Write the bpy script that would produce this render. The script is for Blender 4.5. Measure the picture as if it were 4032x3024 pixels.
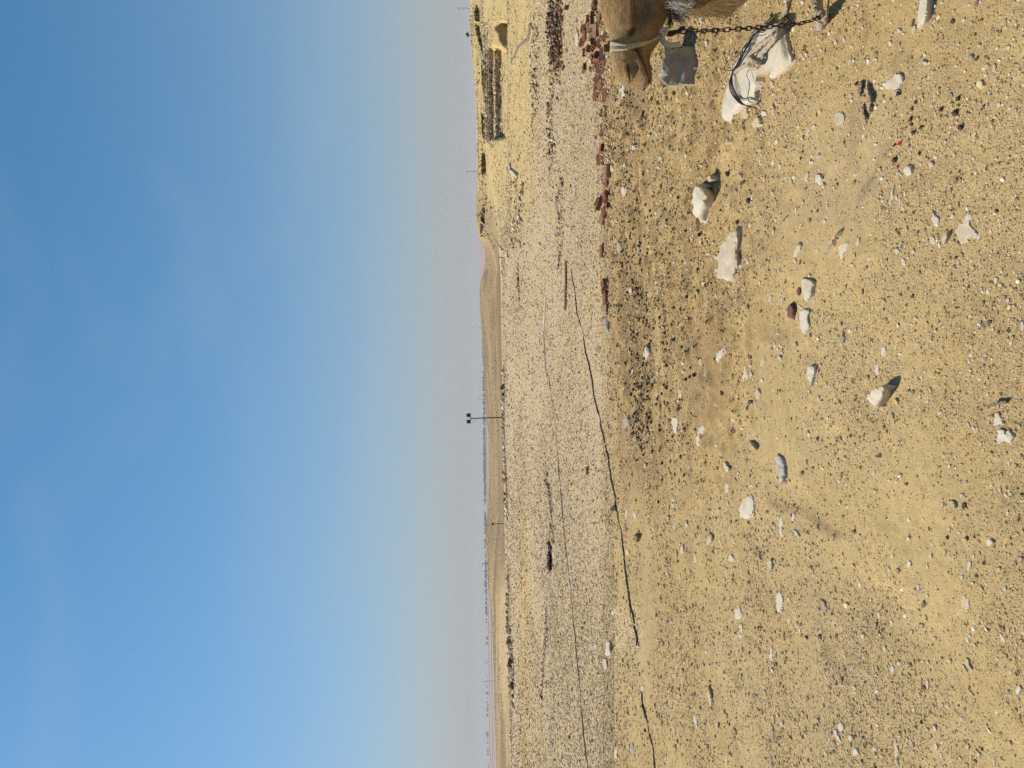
import bpy, bmesh, math, random
import numpy as np
from mathutils import Vector, Matrix, geometry
from mathutils.bvhtree import BVHTree

random.seed(7)
rng = np.random.default_rng(11)
sc = bpy.context.scene
for ob in list(bpy.data.objects):
    bpy.data.objects.remove(ob, do_unlink=True)
COL = sc.collection
R = math.radians

# ------------------------------------------------------------------ camera (a phone held sideways: the world lies on its side)
FPX = 2912.0                       # focal length in photo pixels (4032 wide)
CAM = np.array([0.0, 0.0, 1.6])
PITCH = math.atan((2016 - 1904) / FPX)
TILT = math.atan(0.0112)
fwd = np.array([0, math.cos(PITCH), -math.sin(PITCH)])
r0 = np.array([1.0, 0, 0])
u0 = np.array([0, math.sin(PITCH), math.cos(PITCH)])
XC = -math.sin(TILT) * r0 - math.cos(TILT) * u0
YC = math.cos(TILT) * r0 - math.sin(TILT) * u0
cam_d = bpy.data.cameras.new("camera")
cam_d.sensor_fit = 'HORIZONTAL'
cam_d.sensor_width = 36.0
cam_d.lens = 36.0 * FPX / 4032.0
cam_d.clip_start = 0.05
cam_d.clip_end = 30000
cam = bpy.data.objects.new("camera", cam_d)
COL.objects.link(cam)
M = Matrix.Identity(4)
for i in range(3):
    M[i][0], M[i][1], M[i][2], M[i][3] = XC[i], YC[i], -fwd[i], CAM[i]
cam.matrix_world = M
sc.camera = cam

# ------------------------------------------------------------------ sky, sun, exposure
SUN_AZ_LEFT, SUN_EL = 63.0, 51.0   # degrees to the left of the view direction, above the horizon
sun_dir = Vector((-math.sin(R(SUN_AZ_LEFT)) * math.cos(R(SUN_EL)), math.cos(R(SUN_AZ_LEFT)) * math.cos(R(SUN_EL)), math.sin(R(SUN_EL))))
w = bpy.data.worlds.new("World")
sc.world = w
w.use_nodes = True
wn, wl = w.node_tree.nodes, w.node_tree.links
bg = wn["Background"]
sky = wn.new("ShaderNodeTexSky")
sky.sky_type = 'NISHITA'
sky.sun_disc = False
sky.sun_elevation = R(SUN_EL)
sky.sun_rotation = R(-SUN_AZ_LEFT)
sky.altitude = 0
sky.air_density = 1.1
sky.dust_density = 1.0
sky.ozone_density = 10.0
hsv = wn.new("ShaderNodeHueSaturation")
hsv.inputs['Saturation'].default_value = 1.15
hsv.inputs['Hue'].default_value = 0.482
wl.new(sky.outputs[0], hsv.inputs['Color'])
# dusty desert air pales the sky towards the horizon, the same all the way round
tc = wn.new("ShaderNodeTexCoord"); sx = wn.new("ShaderNodeSeparateXYZ"); wl.new(tc.outputs['Generated'], sx.inputs[0])
def wmath(op, a, b=None):
    n = wn.new("ShaderNodeMath"); n.operation = op
    if hasattr(a, 'is_linked'): wl.new(a, n.inputs[0])
    else: n.inputs[0].default_value = a
    if b is not None: n.inputs[1].default_value = b
    return n.outputs[0]
ex = wmath('MULTIPLY', wmath('EXPONENT', wmath('DIVIDE', wmath('MAXIMUM', sx.outputs['Z'], 0.0), -0.19)), 0.92)
wm = wn.new("ShaderNodeMix"); wm.data_type = 'RGBA'
wl.new(ex, wm.inputs[0]); wl.new(hsv.outputs[0], wm.inputs[6]); wm.inputs[7].default_value = (3.66, 3.56, 3.52, 1)
# faint veils of high cloud
mpw = wn.new("ShaderNodeMapping"); mpw.inputs['Scale'].default_value = (1.3, 1.0, 3.2); mpw.inputs['Rotation'].default_value = (0, 0.5, 0.3); wl.new(tc.outputs['Generated'], mpw.inputs[0])
nzw = wn.new("ShaderNodeTexNoise"); nzw.inputs['Scale'].default_value = 1.9; nzw.inputs['Detail'].default_value = 3.5; nzw.inputs['Distortion'].default_value = 0.6; wl.new(mpw.outputs[0], nzw.inputs['Vector'])
mrw = wn.new("ShaderNodeMapRange"); mrw.inputs['From Min'].default_value = 0.48; mrw.inputs['From Max'].default_value = 0.75; mrw.inputs['To Max'].default_value = 0.16; wl.new(nzw.outputs['Fac'], mrw.inputs['Value'])
wv = wn.new("ShaderNodeMix"); wv.data_type = 'RGBA'; wl.new(mrw.outputs[0], wv.inputs[0]); wl.new(wm.outputs[2], wv.inputs[6]); wv.inputs[7].default_value = (3.4, 4.2, 4.9, 1)
wl.new(wv.outputs[2], bg.inputs[0])
bg.inputs[1].default_value = 0.112
sd = bpy.data.lights.new("sun", 'SUN')
sd.energy = 5.0
sd.angle = R(0.53)
sd.color = (1.0, 0.905, 0.76)
so = bpy.data.objects.new("sun", sd)
COL.objects.link(so)
so.location = (-40, 30, 60)
so.rotation_euler = sun_dir.to_track_quat('Z', 'Y').to_euler()
sc.view_settings.view_transform = 'Standard'
sc.view_settings.look = 'None'
sc.view_settings.exposure = 0.08
sc.view_settings.gamma = 1.0
sc.view_settings.use_curve_mapping = False
sc.render.engine = 'CYCLES'
sc.cycles.use_denoising = False
sc.cycles.max_bounces = 5
sc.cycles.diffuse_bounces = 3
sc.cycles.volume_bounces = 0

# ------------------------------------------------------------------ helpers
def ray(u, v):
    return (u - 2016) / FPX * XC + (1512 - v) / FPX * YC + fwd

def at_depth(u, v, y):
    d = ray(u, v)
    return CAM + d * (y / d[1])

def at_z(u, v, z):
    d = ray(u, v)
    return CAM + d * ((z - CAM[2]) / d[2])

def sstep(a):
    a = np.clip(a, 0, 1)
    return a * a * (3 - 2 * a)

def vnoise(x, y, seed=0):
    x = np.asarray(x, dtype=np.float64); y = np.asarray(y, dtype=np.float64)
    ix, iy = np.floor(x), np.floor(y)
    fx, fy = x - ix, y - iy
    fx = fx * fx * (3 - 2 * fx); fy = fy * fy * (3 - 2 * fy)
    def h(a, b):
        s = np.sin(a * 127.1 + b * 311.7 + seed * 74.7) * 43758.5453
        return s - np.floor(s)
    return (h(ix, iy) * (1 - fx) + h(ix + 1, iy) * fx) * (1 - fy) + (h(ix, iy + 1) * (1 - fx) + h(ix + 1, iy + 1) * fx) * fy

def fbm(x, y, octv=4, seed=0):
    t = 0; a = 0.5; n = 0
    for o in range(octv):
        t = t + a * vnoise(x * 2 ** o + o * 17.3, y * 2 ** o - o * 9.1, seed + o)
        n += a; a *= 0.5
    return t / n - 0.5

# --- the lie of the land: skyline of the sand as photo (v, u), its distance, and the height of the slope at 66 m
SKY_V = [-900, 0, 100, 250, 400, 540, 700, 800, 880, 925, 960, 1000, 1060, 1100, 1140, 1200, 1308, 1400, 1500, 1600, 1690, 1800, 1950, 2050, 2107, 2143, 2200, 2270, 2340, 2400, 2510, 2740, 2930, 3020, 4000]
SKY_U = [1800, 1850, 1853, 1863, 1873, 1877, 1877, 1874, 1875, 1884, 1905, 1913, 1910, 1894, 1891, 1893, 1900, 1904, 1908, 1913, 1923, 1926, 1928, 1925, 1916, 1913, 1918, 1921, 1928, 1935, 1943, 1950, 1956, 1958, 1985]
DR_V = [-900, 900, 1000, 1100, 1650, 2000, 2143, 2340, 2500, 4000]
DR_D = [130, 130, 165, 210, 250, 250, 210, 170, 150, 140]
Z66_V = [-900, 0, 430, 560, 800, 930, 1100, 1400, 2000, 2600, 3024, 4000]
Z66_Z = [1.3, 1.2, 1.2, 0.8, 0.35, 0.1, -0.1, -0.1, -0.15, -0.35, -0.45, -0.6]

def band(v, a, b, s):
    return sstep((v - a) / s + 0.5) * sstep((b - v) / s + 0.5)

def H(x, y):
    x = np.asarray(x, dtype=np.float64); y = np.asarray(y, dtype=np.float64)
    r = np.hypot(x, y)
    yy = np.maximum(y, 0.5)
    az = np.clip(x / yy, -1.2, 1.2)
    v = 1512 - FPX * az
    front = sstep((y - 3) / 6)
    # near ground
    rough = sstep((y - 3.2) / 2.0) * sstep((11 - y) / 2.5) * (0.35 + 0.65 * sstep((x + 1.6) / 2.5))
    z = 0.05 * fbm(x * 0.7, y * 0.7, 3, 1) * np.exp(-r / 40)
    z = z + 0.040 * fbm(x * 3.1, y * 2.6, 3, 5) * np.exp(-r / 14)
    z = z + (0.013 + 0.016 * rough) * fbm(x * 13, y * 11, 4, 9) * np.exp(-r / 10)
    z = z + 0.17 * rough * np.maximum(fbm(x * 4.5 + 3, y * 8, 4, 31) - 0.02, 0)
    # shallow hoof and foot prints
    pr = vnoise(x * 3.3 + 5, y * 3.0, 77)
    z = z - 0.03 * sstep((pr - 0.66) / 0.2) * np.exp(-r / 7)
    # ------- beyond the gravel flat
    su = np.interp(v, SKY_V, SKY_U); dr = np.interp(v, DR_V, DR_D); z66 = np.interp(v, Z66_V, Z66_Z)
    hor = 1904 + 0.0112 * (v - 1512)
    zr = 1.6 - (su - hor) / FPX * dr
    hill = sstep((1000 - v) / 300)
    z47 = -0.15 * hill
    a = sstep((y - 40) / 7) * z47
    b = np.clip((y - 47) / 19, 0, 1)
    b = 0.35 * b + 0.65 * sstep(b)
    c = np.clip((y - 66) / (dr - 66), 0, 1)
    c = 0.4 * c + 0.6 * sstep(c)
    far = a + (z66 - z47) * b + (zr - z66) * c
    # the dip behind the edge of the flat
    far = far - (1 - hill) * 0.8 * sstep((y - 68) / 6) * sstep((dr * 0.85 - y) / 60)
    # dune relief
    amp = sstep((y - 60) / 40) * sstep((dr + 60 - y) / 80)
    far = far + amp * (1 - 0.5 * hill) * (1.5 * fbm(x * 0.035, y * 0.10, 4, 41) + 0.22 * fbm(x * 0.25, y * 0.35, 3, 43)) * (1 - sstep((y - dr + 12) / 10) * 0.7)
    # excavated terraces in the hill
    cut = band(v, 188, 545, 14)
    prof = np.where(y < 62, -0.2, np.where(y < 64, 0.40 + (y - 62) * 0.05, np.minimum(0.80 + np.maximum(y - 64, 0) * 0.32, 1.29)))
    prof = prof + 0.16 * fbm(x * 0.9, y * 0.9, 3, 3)
    m = cut * sstep((y - 46) / 2.5) * sstep((69 - y) / 4)
    far = far * (1 - m) + prof * m
    tv = np.clip((238 - v) / 140, 0, 1)
    m2 = sstep((v - 88) / 10) * (v < 238) * sstep((y - 45.3) / 0.5) * (y < 45.6 + 10.5 * tv + 1.2 * (vnoise(x * 0.9, 0 * x, 4) - .5))
    far = far * (1 - m2) + (-1.5) * m2
    # scarps below the crest
    def scarp(v0, v1, ys, A, w=22):
        vm = 0.5 * (v0 + v1)
        q = np.clip(1 - ((v - vm) / (0.55 * (v1 - v0))) ** 2, 0, 1) ** 0.6 * (0.75 + 0.7 * fbm(v * 0.035, v * 0 + ys, 3, 8))
        rq = r * math.cos(math.atan((1512 - vm) / FPX))
        return q * A * (sstep((rq - ys) / 0.42) - sstep((rq - ys + w) / (2 * w)))
    far = far + hill * sstep((y - 18) / 14) * sstep((125 - y) / 20) * (1 - m) * (0.30 * fbm(x * 0.45, y * 0.28, 4, 51))
    far = far + 0.0 * scarp(30, 225, 96, 1.9) + scarp(560, 710, 104, 0.8) + scarp(760, 935, 110, 1.35) + scarp(230, 420, 84, 0.5, 10)
    # down to the far plain
    fall = sstep((y - dr) / 420)
    plain = -22 + 18 * np.clip((y - 2000) / 5000, 0, 1)
    far = np.where(y > dr, zr * (1 - fall) + plain * fall, far)
    side = np.where(y > 0, 1.0, 0.0)
    return z + far * front * side

def on_ground(u, v, dz=0.0):
    d = ray(u, v)
    z = 0.0
    p = CAM + d * ((z - CAM[2]) / min(d[2], -1e-4))
    for _ in range(8):
        z = float(H(p[0], p[1])) + dz
        t = (z - CAM[2]) / min(d[2], -1e-4)
        p = CAM + d * t
    return p

def link(name, me, mat=None, parent=None, loc=None):
    o = bpy.data.objects.new(name, me)
    COL.objects.link(o)
    if mat is not None and me is not None and len(me.materials) == 0:
        for mm in (mat if isinstance(mat, (list, tuple)) else [mat]):
            me.materials.append(mm)
    if parent is not None:
        o.parent = parent
    if loc is not None:
        o.location = loc
    return o

def tag(o, label=None, cat=None, group=None, kind=None):
    if label: o['label'] = label
    if cat: o['category'] = cat
    if group: o['group'] = group
    if kind: o['kind'] = kind
    return o

def empty(name, loc):
    o = bpy.data.objects.new(name, None)
    o.empty_display_size = 0.1
    COL.objects.link(o)
    o.location = loc
    return o

def mesh_np(name, V, Fc, smooth=True, col=None):
    """V (n,3), Fc (m,k) constant-size faces"""
    me = bpy.data.meshes.new(name)
    V = np.asarray(V, dtype=np.float32); Fc = np.asarray(Fc, dtype=np.int32)
    k = Fc.shape[1]
    me.vertices.add(len(V)); me.vertices.foreach_set('co', V.ravel())
    me.loops.add(Fc.size); me.loops.foreach_set('vertex_index', Fc.ravel())
    me.polygons.add(len(Fc))
    me.polygons.foreach_set('loop_start', np.arange(0, Fc.size, k, dtype=np.int32))
    me.polygons.foreach_set('loop_total', np.full(len(Fc), k, dtype=np.int32))
    me.update(calc_edges=True)
    if smooth:
        me.polygons.foreach_set('use_smooth', np.ones(len(Fc), dtype=bool))
    if col is not None:
        at = me.color_attributes.new('tint', 'FLOAT_COLOR', 'POINT')
        c4 = np.ones((len(V), 4), dtype=np.float32); c4[:, :3] = col
        at.data.foreach_set('color', c4.ravel())
    me.validate()
    return me

def catmull(P, n):
    P = np.asarray(P, dtype=float)
    if len(P) == 2:
        t = np.linspace(0, 1, n)[:, None]
        return P[0] * (1 - t) + P[1] * t
    Q = np.vstack([2 * P[0] - P[1], P, 2 * P[-1] - P[-2]])
    seg = len(P) - 1
    out = []
    for s in np.linspace(0, seg - 1e-9, n):
        i = int(s); t = s - i
        a, b, c, d = Q[i], Q[i + 1], Q[i + 2], Q[i + 3]
        out.append(0.5 * ((2 * b) + (-a + c) * t + (2 * a - 5 * b + 4 * c - d) * t * t + (-a + 3 * b - 3 * c + d) * t ** 3))
    return np.array(out)

def tube_data(P, rad, nseg=6, lobes=0, twist=0.0, lob=0.15, close=False):
    P = np.asarray(P, dtype=float); n = len(P)
    rad = np.broadcast_to(np.asarray(rad, dtype=float), (n,))
    T = np.gradient(P, axis=0)
    if close:
        T = np.roll(P, -1, 0) - np.roll(P, 1, 0)
    T /= np.linalg.norm(T, axis=1)[:, None] + 1e-12
    up = np.array([0, 0, 1.0]) if abs(T[0][2]) < 0.9 else np.array([1.0, 0, 0])
    A = np.cross(T[0], up); A /= np.linalg.norm(A)
    V = []
    s = 0
    for i in range(n):
        A = A - T[i] * A.dot(T[i]); A /= np.linalg.norm(A)
        B = np.cross(T[i], A)
        if i: s += np.linalg.norm(P[i] - P[i - 1])
        for j in range(nseg):
            th = 2 * math.pi * j / nseg
            rr = rad[i] * (1 + (lob * math.cos(lobes * th + twist * s) if lobes else 0))
            V.append(P[i] + rr * (math.cos(th) * A + math.sin(th) * B))
    Fq = []
    for i in range(n if close else n - 1):
        k = (i + 1) % n
        for j in range(nseg):
            Fq.append((i * nseg + j, i * nseg + (j + 1) % nseg, k * nseg + (j + 1) % nseg, k * nseg + j))
    if not close:
        V.append(P[0]); V.append(P[-1]); c0, c1 = n * nseg, n * nseg + 1
        for j in range(nseg):
            Fq.append((c0, (j + 1) % nseg, j, j))
            Fq.append((c1, (n - 1) * nseg + j, (n - 1) * nseg + (j + 1) % nseg, (n - 1) * nseg + (j + 1) % nseg))
    return np.array(V), Fq

def mesh_py(name, V, Fl, smooth=True):
    me = bpy.data.meshes.new(name)
    F2 = []
    for f in Fl:
        g = []
        for i in f:
            if i not in g: g.append(int(i))
        if len(g) >= 3: F2.append(g)
    me.from_pydata([tuple(map(float, p)) for p in V], [], F2)
    me.update()
    if smooth:
        for p in me.polygons: p.use_smooth = True
    return me

def tube(name, P, rad, mat, parent=None, **kw):
    V, Fq = tube_data(P, rad, **kw)
    return link(name, mesh_py(name, V, Fq), mat, parent)

def center_origin(o, p):
    """move the origin of a mesh object to p without moving its geometry"""
    p = Vector(p)
    o.data.transform(Matrix.Translation(-p))
    o.location = p
    return o

# ------------------------------------------------------------------ materials
def new_mat(name, rough=0.9):
    m = bpy.data.materials.new(name); m.use_nodes = True
    b = m.node_tree.nodes['Principled BSDF']
    b.inputs['Roughness'].default_value = rough
    b.inputs['Specular IOR Level'].default_value = 0.25
    return m, m.node_tree.nodes, m.node_tree.links, b

def N(nodes, typ, **kw):
    n = nodes.new(typ)
    for k, val in kw.items(): setattr(n, k, val)
    return n

def mix_col(nodes, links, fac, a, b, blend='MIX'):
    n = nodes.new('ShaderNodeMix'); n.data_type = 'RGBA'; n.blend_type = blend
    def put(sock, val):
        if hasattr(val, 'links') or hasattr(val, 'is_linked'): links.new(val, sock)
        elif isinstance(val, (int, float)): sock.default_value = val
        else: sock.default_value = (*val, 1.0)
    put(n.inputs[0], fac); put(n.inputs[6], a); put(n.inputs[7], b)
    return n.outputs[2]

def noise(nodes, links, vec, scale, detail=4, rough=0.6, dist=0.0):
    n = nodes.new('ShaderNodeTexNoise')
    n.inputs['Scale'].default_value = scale; n.inputs['Detail'].default_value = detail
    n.inputs['Roughness'].default_value = rough; n.inputs['Distortion'].default_value = dist
    if vec is not None: links.new(vec, n.inputs['Vector'])
    return n.outputs['Fac']

def ramp(nodes, links, fac, p0, p1, c0=(0, 0, 0), c1=(1, 1, 1)):
    n = nodes.new('ShaderNodeValToRGB')
    n.color_ramp.elements[0].position = p0; n.color_ramp.elements[1].position = p1
    n.color_ramp.elements[0].color = (*c0, 1); n.color_ramp.elements[1].color = (*c1, 1)
    links.new(fac, n.inputs[0])
    return n.outputs[0]

def bump(nodes, links, b, h, strength, dist):
    n = nodes.new('ShaderNodeBump')
    n.inputs['Strength'].default_value = strength; n.inputs['Distance'].default_value = dist
    links.new(h, n.inputs['Height'])
    links.new(n.outputs[0], b.inputs['Normal'])

def stone_mat(name, c1, c2, c3, scale=18, dust=0.35):
    m, nd, lk, b = new_mat(name)
    g = nd.new('ShaderNodeNewGeometry').outputs['Position']
    f1 = noise(nd, lk, g, scale, 5, 0.65)
    f2 = noise(nd, lk, g, scale * 4.5, 3, 0.7)
    f3 = noise(nd, lk, g, scale * 0.45, 3, 0.5)
    c = mix_col(nd, lk, ramp(nd, lk, f1, 0.38, 0.66), c1, c2)
    c = mix_col(nd, lk, ramp(nd, lk, f2, 0.60, 0.72), c, c3)
    c = mix_col(nd, lk, ramp(nd, lk, f3, 0.58 - dust * 0.3, 0.90 - dust * 0.2), c, (0.44, 0.32, 0.16))
    lk.new(c, b.inputs['Base Color'])
    h = mix_col(nd, lk, 0.4, f1, f2)
    bump(nd, lk, b, h, 0.55, 0.012)
    return m

MW = stone_mat("white_limestone", (0.545, 0.49, 0.385), (0.48, 0.42, 0.32), (0.33, 0.275, 0.20), 16, 0.3)
MP = stone_mat("cream_limestone", (0.49, 0.415, 0.295), (0.42, 0.345, 0.24), (0.29, 0.23, 0.155), 18, 0.45)
MG = stone_mat("grey_stone", (0.36, 0.32, 0.26), (0.24, 0.21, 0.17), (0.15, 0.13, 0.11), 20, 0.3)
MB = stone_mat("brown_stone", (0.27, 0.19, 0.125), (0.20, 0.14, 0.095), (0.12, 0.085, 0.06), 22, 0.2)
MD = stone_mat("dark_stone", (0.10, 0.075, 0.055), (0.07, 0.052, 0.04), (0.14, 0.11, 0.085), 24, 0.1)
MR = stone_mat("maroon_stone", (0.17, 0.075, 0.055), (0.13, 0.055, 0.045), (0.09, 0.05, 0.04), 20, 0.1)
MM = stone_mat("mauve_stone", (0.36, 0.26, 0.22), (0.30, 0.21, 0.18), (0.22, 0.16, 0.14), 22, 0.25)
MY = stone_mat("yellow_stone", (0.66, 0.55, 0.26), (0.58, 0.46, 0.22), (0.45, 0.36, 0.2), 18, 0.2)
MS = stone_mat("speckled_stone", (0.52, 0.48, 0.41), (0.20, 0.18, 0.155), (0.10, 0.09, 0.08), 55, 0.0)
MBK = stone_mat("shade_toned_rock", (0.31, 0.275, 0.22), (0.24, 0.21, 0.165), (0.40, 0.35, 0.27), 9, 0.1)  # grey-brown, darkened to stand in for shade on the boulder's face
MBL = stone_mat("weathered_limestone", (0.53, 0.445, 0.325), (0.42, 0.345, 0.245), (0.28, 0.225, 0.16), 11, 0.15)
TONES = {'w': (MW, 'white'), 'p': (MP, 'cream'), 'g': (MG, 'grey'), 'b': (MB, 'brown'), 'd': (MD, 'dark brown'), 'r': (MM, 'pinkish'),
         'R': (MR, 'dark red'), 'm': (MM, 'mauve'), 'y': (MY, 'pale yellow'), 's': (MS, 'speckled grey'), 'B': (MBL, 'weathered grey')}

def tint_mat(name, rough=0.95, sc1=45, sc2=260, lo=0.74, hi=1.22, bstr=0.45, bdist=0.008):
    m, nd, lk, b = new_mat(name, rough)
    at = N(nd, 'ShaderNodeAttribute', attribute_name='tint')
    g = nd.new('ShaderNodeNewGeometry').outputs['Position']
    f1 = noise(nd, lk, g, sc1, 5, 0.7); f2 = noise(nd, lk, g, sc2, 3, 0.7)
    k = mix_col(nd, lk, 0.5, f1, f2)
    k = ramp(nd, lk, k, 0.34, 0.66, (lo, lo, lo), (hi, hi * 0.985, hi * 0.95))
    c = mix_col(nd, lk, 1.0, at.outputs['Color'], k, 'MULTIPLY')
    lk.new(c, b.inputs['Base Color'])
    if bstr > 0:
        bump(nd, lk, b, mix_col(nd, lk, 0.5, f1, f2), bstr, bdist)
    return m

MGROUND = tint_mat("desert_sand", 0.95, 26, 150, 0.74, 1.22, 0.8, 0.012)
MPEB = tint_mat("pebble", 0.9, 60, 300, 0.9, 1.1, 0.0)
MPEBI, nd_, lk_, b_ = new_mat("gravel_stone", 0.9)
lk_.new(N(nd_, 'ShaderNodeAttribute', attribute_name='tint', attribute_type='INSTANCER').outputs['Color'], b_.inputs['Base Color'])
MFAR = tint_mat("far_haze_land", 0.95, 0.02, 0.2, 0.9, 1.08, 0.0)

def plain_mat(name, col, rough=0.8, metal=0.0, var=0.25, sc1=60, bstr=0.3, bdist=0.002):
    m, nd, lk, b = new_mat(name, rough)
    b.inputs['Metallic'].default_value = metal
    g = nd.new('ShaderNodeNewGeometry').outputs['Position']
    f = noise(nd, lk, g, sc1, 4, 0.65)
    k = ramp(nd, lk, f, 0.3, 0.7, tuple(c * (1 - var) for c in col), tuple(min(1, c * (1 + var)) for c in col))
    lk.new(k, b.inputs['Base Color'])
    if bstr: bump(nd, lk, b, f, bstr, bdist)
    return m

MBRICK = plain_mat("fired_clay", (0.20, 0.080, 0.042), 0.9, 0, 0.35, 25, 0.4, 0.004)
MBRICK2 = plain_mat("dusty_fired_clay", (0.27, 0.148, 0.09), 0.92, 0, 0.3, 18, 0.4, 0.004)
MIRON = plain_mat("rusty_iron", (0.050, 0.030, 0.022), 0.7, 0.0, 0.4, 180)
MWIRE = plain_mat("black_wire", (0.022, 0.016, 0.013), 0.5, 0.0, 0.3, 90)
MROPE = plain_mat("dusty_fibre_rope", (0.36, 0.29, 0.205), 0.95, 0, 0.45, 160, 0.8, 0.004)
MCLOTHBAND = plain_mat("pale_webbing", (0.43, 0.345, 0.225), 0.95, 0, 0.25, 120, 0.6, 0.003)
MWOOD = plain_mat("weathered_wood", (0.22, 0.175, 0.13), 0.9, 0, 0.45, 45, 0.6, 0.006)
MPOLEWOOD = plain_mat("brown_timber", (0.19, 0.115, 0.065), 0.85, 0, 0.3, 30)
MPOST = plain_mat("rusted_post", (0.115, 0.070, 0.040), 0.7, 0, 0.3, 20)
MLAMP = plain_mat("black_lamp_housing", (0.02, 0.02, 0.022), 0.45, 0, 0.1, 20, 0)
MPIPEW = plain_mat("pale_plastic_pipe", (0.62, 0.54, 0.42), 0.6, 0, 0.12, 15, 0)
MPIPEB = plain_mat("black_plastic_pipe", (0.058, 0.048, 0.038), 0.5, 0, 0.2, 15, 0)
MPIPEG = plain_mat("dusty_grey_pipe", (0.17, 0.145, 0.115), 0.7, 0, 0.2, 15, 0)
MRED = plain_mat("red_plastic", (0.55, 0.03, 0.025), 0.45, 0, 0.15, 60, 0)
MDUNG = plain_mat("dry_dung", (0.072, 0.047, 0.032), 0.9, 0, 0.4, 90, 0.4, 0.003)
MGREY = plain_mat("grey_post", (0.30, 0.31, 0.32), 0.7, 0, 0.1, 5, 0)
MCLOTH = plain_mat("dark_cloth", (0.035, 0.030, 0.032), 0.95, 0, 0.6, 9, 0.4, 0.01)
MCLOTH2 = plain_mat("faded_red_cloth", (0.16, 0.075, 0.062), 0.95, 0, 0.4, 9, 0.4, 0.01)
MLENS = plain_mat("dark_glass", (0.05, 0.055, 0.06), 0.15, 0, 0.1, 5, 0)
MCARD = plain_mat("brown_board", (0.30, 0.195, 0.115), 0.9, 0, 0.15, 8, 0.2, 0.004)
# ------------------------------------------------------------------ the ground: one sheet to the horizon
def rings():
    r = list(np.linspace(0.01, 1.7, 18))
    def grow(to, q):
        while r[-1] < to: r.append(r[-1] * (1 + q))
    grow(6, 0.0046); grow(16, 0.0062); grow(44, 0.016); grow(70, 0.006); grow(120, 0.0038); grow(300, 0.012); grow(7400, 0.05)
    return np.array(r)
RI = rings()
AZ = np.concatenate([np.linspace(-180, -44, 40, endpoint=False), np.linspace(-44, -30, 50, endpoint=False),
                     np.linspace(-30, 30, 460, endpoint=False), np.linspace(30, 44, 50, endpoint=False), np.linspace(44, 180, 40, endpoint=False)])
AZR = np.radians(AZ)

def p5(L): return [(1750 + a / 2.659, 2400 + b / 2.659) for a, b in L]
def pB(L): return [(3032 + a / 2.212, b / 2.212) for a, b in L]
TRACKS = [(p5([(1160, 1700), (1165, 1520), (1210, 1440), (1300, 1405), (1430, 1450), (1560, 1560)]), 0.22), (p5([(1090, 1600), (1180, 1330), (1290, 1120), (1400, 900), (1500, 700), (1640, 480), (1830, 270), (2010, 200)]), 0.25),
          (p5([(1180, 0), (1170, 400), (1165, 800), (1150, 1100)]), 0.4)]
FURROWS = [(pB([(812, -40), (825, 130), (850, 260), (800, 420), (740, 560)]), 0.022), (pB([(1200, 940), (1110, 1150), (1010, 1330), (930, 1480), (860, 1600), (790, 1720)]), 0.03), (pB([(1120, 300), (1135, 440), (1100, 540)]), 0.03),
           (pB([(740, 960), (760, 1150), (720, 1340)]), 0.06), (pB([(1150, 760), (1240, 600), (1220, 500)]), 0.03)]
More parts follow.
